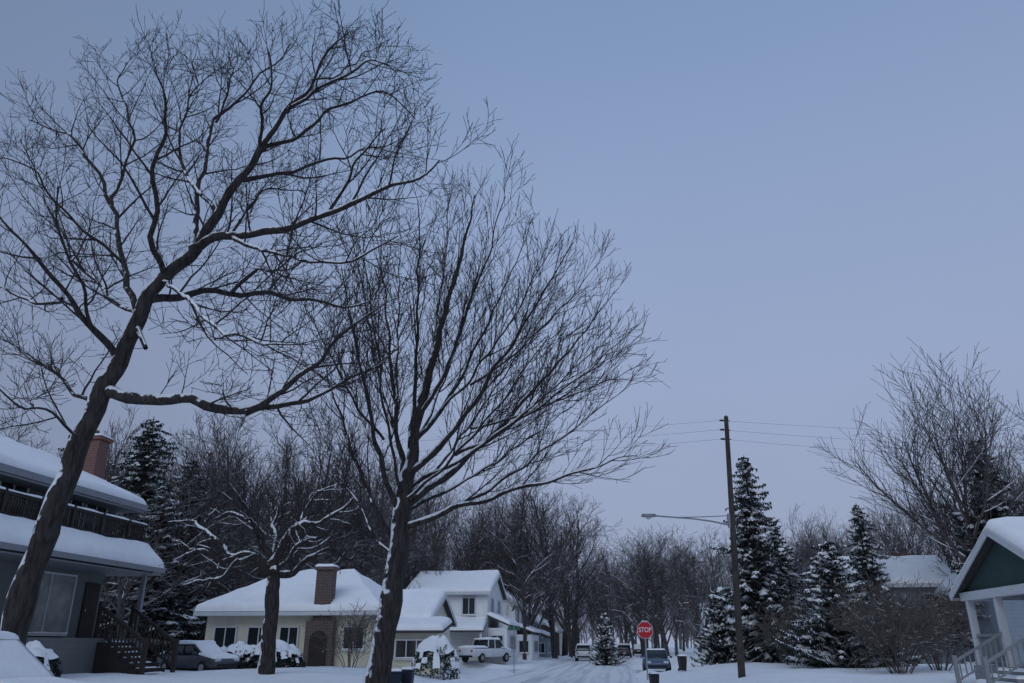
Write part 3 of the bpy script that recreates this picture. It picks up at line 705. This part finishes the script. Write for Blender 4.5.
def porch(h, w, ya, yb, za, out, zb_, wm):
    q = ((w+out,ya,zb_),(w+out,yb,zb_),(w+.02,yb,za),(w+.02,ya,za)); rm = MB(); slab(rm, *q, .12); pr = obj("porch_roof", rm, M_ROOF, h)
    s_ = MB(); snow_sheet(s_, *q, .26, step=.5); obj("snow_cover", s_, M_SNOW, pr, smooth=True)
    obj("porch_wall", MB().box(w+.02, w+out-.25, ya+.2, yb-.2, -.5, zb_-.2), wm, h)
    window(h, w+out-.23, (ya+yb)/2, zb_-1.25, (yb-ya)*.5, 1.0, HP, mull=3)
    window(h, w+out/2-.1, ya+.18, zb_-1.25, .8, 1.0, 0, mull=1)
H = house("white_house", -15.8, 60.5, .3, 6.0, 8, 4.9, 1.5, 'x', M_WHITE, "white two-storey clapboard house with snowy gable roof and porch",
      [('f',1.3,3.9,.9,1.2),('f',4.6,3.9,.9,1.2),('f',2.2,1.3,1.4,1.2),('r',2,3.9,.9,1.2),('r',5.5,3.9,.9,1.2)])
porch(H, 6.0, -.2, 6, 3.3, 1.7, 2.6, M_WHITE)
q = ((2.8,-1.8,2.2),(6.0,-1.8,2.2),(6.0,-.02,2.9),(2.8,-.02,2.9)); rm = MB(); slab(rm, *q, .12); pr = obj("front_porch_roof", rm, M_ROOF, H)
s_ = MB(); snow_sheet(s_, *q, .28, step=.5, rnd=(1,1,1,0)); obj("snow_cover", s_, M_SNOW, pr, smooth=True)
for xx in (3.0, 5.8): obj("porch_post", MB().box(xx-.07, xx+.07, -1.7, -1.56, -.2, 2.1), M_TRIM, H)
H = house("white_house", -16.0, 75, .3, 6.4, 8, 4.8, 2.1, 'y', M_WHITE, "white two-storey house with front gable and stepped snowy porch", [('f',2,3.7,.9,1.2),('f',4.4,3.7,.9,1.2),('r',2,3.7,.9,1.2),('r',5,3.7,.9,1.2)])
porch(H, 6.4, .2, 7.4, 2.9, 1.7, 2.3, M_WHITE)
H = house("grey_house", -16.0, 91, .2, 6.4, 8, 3.8, 2.2, 'y', M_BLUEG, "grey house with steep snowy gable roof down the road", [('f',2,2.6,1,1.2),('f',4.5,2.6,1,1.2),('r',3,2.6,1,1.2)])
porch(H, 6.4, .5, 6.5, 2.8, 1.6, 2.2, M_BLUEG)
house("brown_house", -15.5, 106, .2, 7, 8, 3.0, 2.2, 'y', M_DARKS, "dark brown bungalow with snowy roof far down the road", [('f',2,1.6,1,1.1),('f',5,1.6,1,1.1)])
house("white_house", -15.5, 122, .2, 7, 8, 4.2, 2.2, 'y', M_WHITE, "white house with snowy gable roof far down the road", [('f',2,2.2,1,1.2),('f',5,2.2,1,1.2)])
house("tan_house", -15, 140, .2, 7, 8, 3.4, 2.2, 'x', M_TAN, "tan house with snowy roof far down the road", [('f',2,1.8,1,1.2),('f',5,1.8,1,1.2)])
house("blue_grey_house", 14.2, 52.5, .4, 6.2, 7, 4.6, 1.6, 'x', M_BLUEG, "blue-grey two-storey house with broad snowy roof and chimney", [('l',2.0,3.4,.9,1.2),('l',5.0,3.4,.9,1.2),('f',1.6,3.4,.8,1.2),('f',4.4,3.4,.8,1.2)], chim=(4.6,5,6.9))
house("blue_grey_house", 19.2, 45, .4, 5.6, 8, 4.2, 2.1, 'y', M_BLUEG, "blue-grey house with snowy front gable beside bare trees", [('f',1.7,3.2,.8,1.2),('f',4.0,3.2,.8,1.2)])
house("tan_house", 10.5, 78, .3, 8, 8, 3.2, 2.0, 'y', M_TAN, "tan bungalow with snowy gable roof behind the spruces", [('l',2.5,1.8,.9,1.2),('f',4,1.8,1.6,1.2)])
house("white_house", 9.5, 100, .3, 8, 8, 3.4, 2.2, 'x', M_WHITE, "low white house with snowy roof down the road", [('l',2.5,1.8,.9,1.2),('f',4,1.8,1.6,1.2)])
# near house with gabled porch, right side of road
H = root("porch_house", S(10.5, 21.25, .4), "green-gabled house with snowy roof, white trim and front porch", "house", rz=-PHI)
wd = 6.2; zb = 2.7
obj("wall", gable_walls(2.6, 12, 0, wd, -.6, zb, 1.4, 'x'), M_GREEN, H)
obj("gable_wall", MB().poly([(.25,0,zb),(.25,wd/2,zb+1.4),(.25,wd,zb)]).poly([(.29,0,zb),(.29,wd,zb),(.29,wd/2,zb+1.4)]), M_GREEN, H)
gable_roof(H, .2, 12, 0, wd, zb, 1.42, 'x', .4, .25, .25)
obj("porch_beam", MB().box(.12, .4, -.15, wd+.15, zb-.24, zb).box(.4, 2.6, .0, .2, zb-.24, zb).box(.4, 2.6, wd-.2, wd, zb-.24, zb), M_TRIM, H)
obj("porch_ceiling", MB().box(.4, 2.6, .2, wd-.2, zb-.06, zb-.01), M_TRIMG, H)
obj("porch_floor", MB().box(.1, 2.6, -.1, wd+.1, -.5, .6), M_TRIMG, H)
for yy in (.15, 2.1, 4.1, wd-.15): obj("porch_post", MB().box(.17, .35, yy-.09, yy+.09, .6, zb-.24), M_TRIM, H)
for (a, b) in ((.25, 2.0), (4.2, wd-.25)):
    m = MB(); m.box(.22, .3, a, b, 1.4, 1.48).box(.23, .29, a, b, .7, .75); k = a+.08
    while k < b: m.box(.24, .28, k-.018, k+.018, .75, 1.4); k += .12
    obj("porch_railing", m, M_TRIMG, H)
m = MB()
for k in range(4): m.box(-1.1+k*.3, -.8+k*.3, 2.15, 4.05, -.5, .02+k*.16)
so = obj("steps", m, M_TRIMG, H); s_ = MB()
for k in range(4): snow_sheet(s_, (-1.1+k*.3,2.15,.02+k*.16), (-.8+k*.3,2.15,.02+k*.16), (-.8+k*.3,4.05,.02+k*.16), (-1.1+k*.3,4.05,.02+k*.16), .09, step=.3, R=.1)
obj("snow_cover", s_, M_SNOW, so, smooth=True)
for yy in (2.1, 4.1):
    hr = MB(); hr.beam((.2,yy,1.5), (-1.2,yy,.75), .07).beam((.2,yy,1.0), (-1.2,yy,.25), .045)
    for k in range(9): xx = .1-k*.15; zz = 1.5-(.2-xx)*.53; hr.box(xx-.016, xx+.016, yy-.016, yy+.016, zz-.55, zz)
    hr.box(-1.26, -1.16, yy-.05, yy+.05, -.1, .9); obj("stair_railing", hr, M_TRIMG, H)
window(H, 2.58, 1.3, 1.75, 1.2, 1.2, -HP); window(H, 2.58, 4.9, 1.75, 1.2, 1.2, -HP)
do = obj("door", MB().box(2.52, 2.6, 2.65, 3.55, .6, 2.6), M_DARK, H); obj("handle", MB().box(2.46, 2.52, 2.72, 2.77, 1.6, 1.7), M_METAL, do)

# ------------------------------------------------------------------ utility pole, street lamp, wires
pb = survey(742, 683, 32); pt = survey(726, 417, 32)
pr_ = root("utility_pole", (pb.x, pb.y, 0), "tall weathered wooden utility pole beside the snowy road", "utility pole")
o3 = Vector((pb.x, pb.y, 0)); lean = (pt.x-pb.x)/(pt.z)
def pp(z): return Vector((lean*z, 0, z))
Htop = pt.z
obj("pole", MB().tube([pp(-.3), pp(Htop*.5), pp(Htop)], [.145,.12,.09], 12, True), M_POLE, pr_, smooth=False)
hw = MB()
for z in (Htop-.15, Htop-.55, Htop-.95):
    p = pp(z); hw.tube([p+Vector((-.28,0,0)), p+Vector((-.12,0,0))], [.035,.05], 6, True); hw.tube([p+Vector((-.12,0,-.02)), p+Vector((.16,0,-.02))], [.02,.02], 5, True)
obj("insulator", hw, M_POLE, pr_)
obj("cap", MB().tube([pp(Htop), pp(Htop+.06)], [.10,.05], 10, True), M_METAL, pr_)
la = root("street_lamp", o3+pp(6.0), "grey cobra-head street lamp on a long arm fixed to the pole", "street lamp")
endp = survey(657, 516, 31.2)-(o3+pp(6.0))
arm = MB(); A0 = Vector((-.13,0,.05)); mid = A0.lerp(endp, .5)+Vector((0,0,.07))
arm.tube([A0, A0.lerp(mid,.5)+Vector((0,0,.03)), mid, endp], [.035,.033,.03,.03], 8, True)
arm.tube([Vector((-.13,0,.42)), A0.lerp(endp,.42)+Vector((0,0,.17)), A0.lerp(endp,.72)+Vector((0,0,.05))], [.02,.02,.02], 6, True)
arm.box(-.17,-.08,-.06,.06,-.05,.5)
obj("arm", arm, M_METAL, la, smooth=False)
hd = MB()
prof = [(.0,.03,.03),(.08,.07,.05),(.2,.13,.08),(.4,.15,.09),(.55,.12,.07),(.64,.04,.03)]
for (t, w, h) in prof:
    for j in range(10):
        a = j*.6283; hd.v.append((endp.x-t+.02, endp.y+math.cos(a)*w, endp.z+math.sin(a)*h*(1 if math.sin(a) > 0 else .7)))
for i in range(len(prof)-1):
    for j in range(10): k = (j+1) % 10; hd.f.append((i*10+j, i*10+k, (i+1)*10+k, (i+1)*10+j))
hd.f.append(tuple(range(50, 60)))
obj("lamp_head", hd, M_METAL, la, smooth=True)
lens = MB(); lens.tube([Vector((endp.x-.33,endp.y,endp.z-.05)), Vector((endp.x-.33,endp.y,endp.z-.12))], [.11,.06], 10, True); obj("lens", lens, M_HEAD, la, smooth=True)
s_ = MB(); snow_sheet(s_, (endp.x-.58,endp.y-.1,endp.z+.06), (endp.x-.05,endp.y-.1,endp.z+.06), (endp.x-.05,endp.y+.1,endp.z+.06), (endp.x-.58,endp.y+.1,endp.z+.06), .05, step=.15, R=.1); obj("snow_cover", s_, M_SNOW, la, smooth=True)
def wire(a, b, sag, r_=.0045, label="thin overhead wire strung across the road"):
    a = Vector(a); b = Vector(b); pts = []
    for i in range(25):
        t = i/24; p = a.lerp(b, t); p.z -= sag*4*t*(1-t); pts.append(p-a)
    o_ = obj("overhead_wire", MB().tube(pts, [r_]*25, 4), M_WIRE, None, a)
    o_["label"] = label; o_["category"] = "wire"; o_["group"] = "overhead wires on the pole"
tp = o3+pp(Htop)
for k, (dz, ll, rr2) in enumerate(((-.15, 10.1, 11.0), (-.55, 9.7, 10.3), (-.95, 9.3, 9.8))):
    wire(tp+Vector((-.28,0,dz)), (-22, 36+k*.8, ll), .35)
    wire(tp+Vector((-.28,0,dz)), (38, 36+k*.6, rr2), .4)
for z in (9.5, 9.0, 8.4, 7.6, 7.2):
    wire((-22, 88, z+2.0), (34, 88, z+1.4), .9, .012)
for (px, D_, Hh) in ((700, 88, 10.5), (612, 125, 10.5)):
    x = (px-512)*D_*.00119; r_ = root("utility_pole", (x, D_, 0), "distant wooden utility pole with crossarm", "utility pole", group="poles down the road")
    obj("pole", MB().tube([Vector((0,0,-.2)), Vector((0,0,Hh))], [.14,.10], 8, True), M_POLE, r_); obj("crossarm", MB().box(-1.1,1.1,-.19,-.13,Hh-.7,Hh-.58), M_POLE, r_)

# ------------------------------------------------------------------ stop sign
sp = survey(645, 630, 37.5)
sg = root("stop_sign", (sp.x, sp.y, gz(sp.x, sp.y)), "red octagonal stop sign on a metal post by the road", "sign", rz=-PHI*.4)
zc = sp.z-gz(sp.x, sp.y); Ro = .38
def octo(R_, y, t):
    m = MB(); a = [(R_*math.cos(math.radians(22.5+45*i)), R_*math.sin(math.radians(22.5+45*i))) for i in range(8)]
    m.poly([(x, y, zc+z) for x, z in a]); m.poly([(x, y+t, zc+z) for x, z in reversed(a)])
    for i in range(8):
        (x, z), (x2, z2) = a[i], a[(i+1) % 8]; m.poly([(x, y, zc+z), (x, y+t, zc+z), (x2, y+t, zc+z2), (x2, y, zc+z2)])
    return m
obj("post", MB().box(-.03, .03, .02, .06, -.2, zc+.36), M_METAL, sg)
pl = obj("sign_plate", octo(Ro, -.005, .012), M_WSIGN, sg); obj("red_face", octo(Ro*.95, -.0125, .006), M_RED, pl)
cu = bpy.data.curves.new("stop_text", 'FONT'); cu.body = "STOP"; cu.size = .28; cu.align_x = 'CENTER'; cu.align_y = 'CENTER'; cu.extrude = .003; cu.offset = .003
to = bpy.data.objects.new("tmp", cu); COL.objects.link(to); bpy.context.view_layer.update()
me = bpy.data.meshes.new_from_object(to.evaluated_get(bpy.context.evaluated_depsgraph_get())); bpy.data.objects.remove(to)
me.materials.clear(); me.materials.append(M_WSIGN)
lo_ = bpy.data.objects.new("lettering", me); COL.objects.link(lo_); lo_.parent = pl; lo_.location = (0, -.018, zc); lo_.rotation_euler = (HP, 0, 0); lo_.scale = (.86, 1.05, 1)
s_ = MB(); snow_sheet(s_, (-.15,-.01,zc+.355), (.15,-.01,zc+.355), (.15,.05,zc+.355), (-.15,.05,zc+.355), .025, step=.1, R=.03); obj("snow_cover", s_, M_SNOW, sg, smooth=True)

# ------------------------------------------------------------------ vehicles
def loft(st, nside=12):
    m = MB(); n = nside
    for (x, zb_, zt_, hw_) in st:
        zm = (zb_+zt_)/2; hh = (zt_-zb_)/2
        for j in range(n):
            a = 2*math.pi*(j+.5)/n; c, s2 = math.cos(a), math.sin(a)
            k = .45; m.v.append((x, math.copysign(abs(c)**k, c)*hw_, zm+math.copysign(abs(s2)**k, s2)*hh))
    for i in range(len(st)-1):
        for j in range(n): q = (j+1) % n; m.f.append((i*n+j, i*n+q, (i+1)*n+q, (i+1)*n+j))
    m.f.append(tuple(reversed(range(n)))); m.f.append(tuple(range((len(st)-1)*n, len(st)*n)))
    return m
def vehicle(kind, loc, rz, pm, label, snow=.14, group=None, sc_=1.0, glass_snow=True):
    name = {"sedan": "parked_car", "suv": "parked_suv", "pickup": "pickup_truck"}[kind]
    r_ = root(name, loc, label, {"sedan": "car", "suv": "car", "pickup": "truck"}[kind], rz=rz, group=group); r_.scale = (sc_,)*3
    if kind == "sedan":
        L2, hw_, hz, rf, wr = 2.25, .87, .92, 1.42, .32
        body = [(-2.25,.42,.72,.70),(-2.15,.30,.90,.80),(-1.6,.24,.94,.86),(0,.22,.93,.87),(1.0,.24,.93,.86),(1.7,.26,.86,.83),(2.15,.30,.74,.76),(2.27,.38,.62,.62)]
        cab = [(-1.75,.85,.95,.70),(-1.15,.85,rf-.04,.66),(-.6,.85,rf,.66),(.2,.85,rf,.66),(.45,.85,rf-.05,.66),(1.15,.85,.95,.72)]; rx = (-1.15,.35); hx = (1.05,2.15); hz0 = (.93,.74)
    elif kind == "suv":
        L2, hw_, hz, rf, wr = 2.3, .92, 1.05, 1.68, .36
        body = [(-2.3,.45,1.0,.80),(-2.2,.32,1.08,.88),(-1.5,.28,1.1,.92),(0,.28,1.08,.92),(1.0,.3,1.06,.91),(1.8,.32,1.0,.88),(2.2,.36,.88,.82),(2.32,.45,.75,.7)]
        cab = [(-2.2,1.0,1.15,.80),(-2.0,1.0,rf-.06,.74),(-1.2,1.0,rf,.74),(.2,1.0,rf,.74),(.5,1.0,rf-.06,.74),(1.15,1.0,1.1,.8)]; rx = (-2.0,.45); hx = (1.1,2.2); hz0 = (1.06,.88)
    else:
        L2, hw_, hz, rf, wr = 2.7, .95, 1.1, 1.8, .38
        body = [(-2.7,.5,1.1,.88),(-2.6,.42,1.14,.94),(0,.4,1.14,.95),(1.2,.4,1.14,.94),(2.3,.42,1.08,.9),(2.6,.44,.95,.86),(2.72,.5,.85,.75)]
        cab = [(-.75,1.05,1.2,.84),(-.65,1.05,rf-.06,.78),(-.4,1.05,rf,.78),(.7,1.05,rf,.78),(.95,1.05,rf-.06,.78),(1.5,1.05,1.15,.84)]; rx = (-.65,.9); hx = (1.45,2.55); hz0 = (1.13,.95)
    obj("body", loft(body, 16), pm, r_, smooth=True)
    gl = obj("windows", loft(cab, 16), M_GLASS, r_, smooth=True)
    pil = MB(); rw = cab[2][3]
    for s2 in (-1, 1):
        y1 = s2*(rw-.02); y0 = s2*(cab[0][3]-.0)
        pil.beam((cab[0][0], y0, cab[0][2]), (rx[0], y1, rf-.03), .07).beam((cab[-1][0], y0, cab[-1][2]), (rx[1]+.05, y1, rf-.03), .06)
        xm = (rx[0]+rx[1])/2+.05; pil.beam((xm, s2*(cab[0][3]+.0), hz-.02), (xm, s2*rw, rf-.03), .07)
    pil.hexa([(rx[0],-rw+.05,rf-.06),(rx[1],-rw+.05,rf-.06),(rx[1],rw-.05,rf-.06),(rx[0],rw-.05,rf-.06),(rx[0]+.05,-rw+.08,rf+.02),(rx[1]-.05,-rw+.08,rf+.02),(rx[1]-.05,rw-.08,rf+.02),(rx[0]+.05,rw-.08,rf+.02)])
    obj("cabin_roof", pil, pm, r_, bevel=.015)
    for sx_ in (-1, 1):
        for sy in (-1, 1):
            wx = sx_*L2*.62; wy = sy*(hw_-.1)
            w_ = obj("wheel", MB().tube([Vector((0,-.11,0)), Vector((0,-.08,0)), Vector((0,.08,0)), Vector((0,.11,0))], [wr*.86,wr,wr,wr*.86], 16, True), M_TYRE, r_, (wx, wy, wr), smooth=False)
            obj("rim", MB().tube([Vector((0,sy*.1,0)), Vector((0,sy*.125,0))], [wr*.6,wr*.5], 10, True), M_RIM, w_)
    for s2 in (-1, 1):
        obj("headlight", MB().box(L2-.10, L2-.0, s2*.55-.16, s2*.55+.16, hz-.32, hz-.18), M_HEAD, r_, bevel=.03)
        obj("tail_light", MB().box(-L2-.01, -L2+.12, s2*.62-.12, s2*.62+.12, hz-.28, hz-.12), M_TAIL, r_, bevel=.03)
        obj("wing_mirror", MB().box(.85, .98, s2*(hw_+.08)-.09, s2*(hw_+.08)+.09, hz+.0, hz+.13), pm, r_, bevel=.03)
    obj("front_bumper", MB().box(L2-.06, L2+.06, -.62, .62, .38, .5), M_TYRE, r_, bevel=.03)
    obj("rear_bumper", MB().box(-L2-.05, -L2+.06, -.68, .68, .42, .56), M_TYRE, r_, bevel=.03)
    obj("number_plate", MB().box(-L2-.07, -L2-.055, -.16, .16, .6, .72), M_WSIGN, r_)
    if snow:
        s_ = MB(); y = rw-.02
        snow_sheet(s_, (rx[0]-.1,-y,rf-.03), (rx[1]+.1,-y,rf-.03), (rx[1]+.1,y,rf-.03), (rx[0]-.1,y,rf-.03), snow, step=.3, R=.18)
        if glass_snow:
            y = hw_-.1; snow_sheet(s_, (hx[0]-.1,-y,hz0[0]-.02), (hx[1],-y,hz0[1]-.03), (hx[1],y,hz0[1]-.03), (hx[0]-.1,y,hz0[0]-.02), snow, step=.3, R=.18)
            y = rw-.03; a, b_ = cab[-1], cab[-2]
            snow_sheet(s_, (b_[0],-y,b_[2]), (a[0],-y-.05,a[2]), (a[0],y+.05,a[2]), (b_[0],y,b_[2]), snow*.6, step=.3, R=.2)
        if kind == "pickup": snow_sheet(s_, (-2.62,-.85,1.13), (-.8,-.85,1.13), (-.8,.85,1.13), (-2.62,.85,1.13), snow, step=.3)
        elif kind == "sedan":
            snow_sheet(s_, (-2.15,-.7,.9), (-1.65,-.7,.94), (-1.65,.7,.94), (-2.15,.7,.9), snow, step=.3); snow_sheet(s_, (-1.75,-.66,.96), (-1.15,-.62,rf-.05), (-1.15,.62,rf-.05), (-1.75,.66,.96), snow*.6, step=.3)
        obj("snow_cover", s_, M_SNOW, r_, smooth=True)
    return r_
P_DK = paint("paint_charcoal", (.05,.055,.065)); P_SIL = paint("paint_silver", (.35,.37,.40)); P_WH = paint("paint_white", (.6,.62,.64)); P_BL = paint("paint_blue", (.05,.08,.14)); P_RD = paint("paint_maroon", (.15,.03,.03))
def at(px, D_, dz=0): x = (px-512)*D_*.00119; return Vector((x, D_, gz(x, D_)+dz))
g_ = "cars parked on the snowy road"
vehicle("suv", Vector((-7.9, 11.8, .0)), .0, P_SIL, "silver car buried under thick snow in the near driveway", .13)
vehicle("sedan", at(200, 37.5, -.12), -.55, P_DK, "low dark sedan with snow on its roof beside the steps", .16, sc_=.88)
vehicle("sedan", at(655, 51), -HP-PHI, P_BL, "small blue-grey car with snowy roof facing along the road", .08, sc_=.9, glass_snow=False)
vehicle("pickup", at(486, 60), .95, P_WH, "white pickup truck covered in snow on the side road", .16, sc_=.85)
for px, D_, pm, rz, k in ((624,100,P_DK,HP,'suv'), (638,112,P_DK,HP,'sedan'), (584,84,P_WH,HP,'suv')):
    vehicle(k, at(px, D_), rz-PHI, pm, "distant snow-topped parked car along the road", .16, g_, .9)

# ------------------------------------------------------------------ wheelie bins
def bin_(loc, m, rz, label, s=1.0):
    r_ = root("wheelie_bin", loc, label, "bin", rz=rz, group="wheelie bins set out by the kerb"); r_.scale = (s, s, s)
    obj("body", MB().hexa([(-.22,-.24,.05),(.22,-.24,.05),(.22,.24,.05),(-.22,.24,.05),(-.29,-.33,.98),(.29,-.33,.98),(.29,.33,.98),(-.29,.33,.98)]), m, r_, bevel=.03)
    obj("lid", MB().hexa([(-.31,-.36,.99),(.31,-.36,.99),(.31,.36,.99),(-.31,.36,.99),(-.27,-.3,1.06),(.27,-.3,1.06),(.27,.36,1.08),(-.27,.36,1.08)]), m, r_, bevel=.02)
    obj("handle", MB().box(-.22,.22,.37,.41,.92,.96), m, r_)
    for s2 in (-1, 1): obj("wheel", MB().tube([Vector((s2*.22,.26,.1)), Vector((s2*.28,.26,.1))], [.1,.1], 10, True), M_TYRE, r_)
    s_ = MB(); snow_sheet(s_, (-.27,-.3,1.06), (.27,-.3,1.06), (.27,.34,1.07), (-.27,.34,1.07), .13, step=.2, R=.14); obj("snow_cover", s_, M_SNOW, r_, smooth=True)
bin_(at(397, 27, -.05), M_BIN, .2, "dark blue wheelie bin with snow on its lid", .66)
bin_(at(409, 27.5, -.05), M_BIN, -.1, "dark blue wheelie bin with snow on its lid", .66)
bin_(at(681, 45), M_BINK, .1, "black wheelie bin with snow on its lid", .7)
bin_(at(652, 31, -.1), M_BINK, .1, "black wheelie bin beside the stop sign", .55)
p = at(514, 49); r_ = root("sign_post", p, "thin metal sign post beside the side road", "sign post"); obj("post", MB().tube([Vector((0,0,-.1)), Vector((0,0,2.6))], [.03,.03], 6, True), M_METAL, r_); obj("blade", MB().box(-.35,.35,-.01,.01,2.35,2.55), mat("sign_green", (.03,.12,.07), .5), r_)

# ------------------------------------------------------------------ light
w = bpy.data.worlds.new("World"); sc.world = w; w.use_nodes = True; N = w.node_tree.nodes; L = w.node_tree.links
bgn = N["Background"]; tc = N.new("ShaderNodeTexCoord"); sx = N.new("ShaderNodeSeparateXYZ"); L.new(tc.outputs["Generated"], sx.inputs[0])
rp = N.new("ShaderNodeValToRGB"); cr_ = rp.color_ramp
cr_.elements[0].position = 0; cr_.elements[0].color = (.30, .345, .49, 1)
cr_.elements[1].position = 1; cr_.elements[1].color = (.18, .265, .45, 1)
for ps, c in ((.12,(.30,.355,.51)), (.3,(.30,.37,.55)), (.5,(.265,.35,.545)), (.7,(.205,.30,.49))):
    e = cr_.elements.new(ps); e.color = (*c, 1)
L.new(sx.outputs[2], rp.inputs[0])
no = N.new("ShaderNodeTexNoise"); no.inputs["Scale"].default_value = 1.6; no.inputs["Detail"].default_value = 3; L.new(tc.outputs["Generated"], no.inputs["Vector"])
mr = N.new("ShaderNodeMapRange"); mr.inputs[1].default_value = .3; mr.inputs[2].default_value = .7; mr.inputs[3].default_value = .97; mr.inputs[4].default_value = 1.03; L.new(no.outputs["Fac"], mr.inputs[0])
mx_ = N.new("ShaderNodeMapRange"); mx_.interpolation_type = 'SMOOTHSTEP'; mx_.inputs[1].default_value = -.7; mx_.inputs[2].default_value = .1; mx_.inputs[3].default_value = .72; mx_.inputs[4].default_value = 1.0
L.new(sx.outputs[0], mx_.inputs[0])
mm = N.new("ShaderNodeMath"); mm.operation = 'MULTIPLY'; L.new(mr.outputs[0], mm.inputs[0]); L.new(mx_.outputs[0], mm.inputs[1])
sc_ = N.new("ShaderNodeVectorMath"); sc_.operation = 'SCALE'; L.new(rp.outputs[0], sc_.inputs[0]); L.new(mm.outputs[0], sc_.inputs[3])
sky = N.new("ShaderNodeTexSky"); sky.sky_type = 'NISHITA'; sky.sun_disc = False; sky.sun_elevation = math.radians(8); sky.sun_rotation = math.radians(200)
s2n = N.new("ShaderNodeVectorMath"); s2n.operation = 'SCALE'; s2n.inputs[3].default_value = .003; L.new(sky.outputs[0], s2n.inputs[0])
ad = N.new("ShaderNodeVectorMath"); ad.operation = 'ADD'; L.new(sc_.outputs[0], ad.inputs[0]); L.new(s2n.outputs[0], ad.inputs[1])
L.new(ad.outputs[0], bgn.inputs[0]); bgn.inputs[1].default_value = 1.0
sl = bpy.data.lights.new("sun", 'SUN'); sl.energy = .75; sl.angle = math.radians(40); sl.color = (.84,.91,1)
so_ = bpy.data.objects.new("sun", sl); COL.objects.link(so_); so_.rotation_euler = (math.radians(50), 0, math.radians(-25))
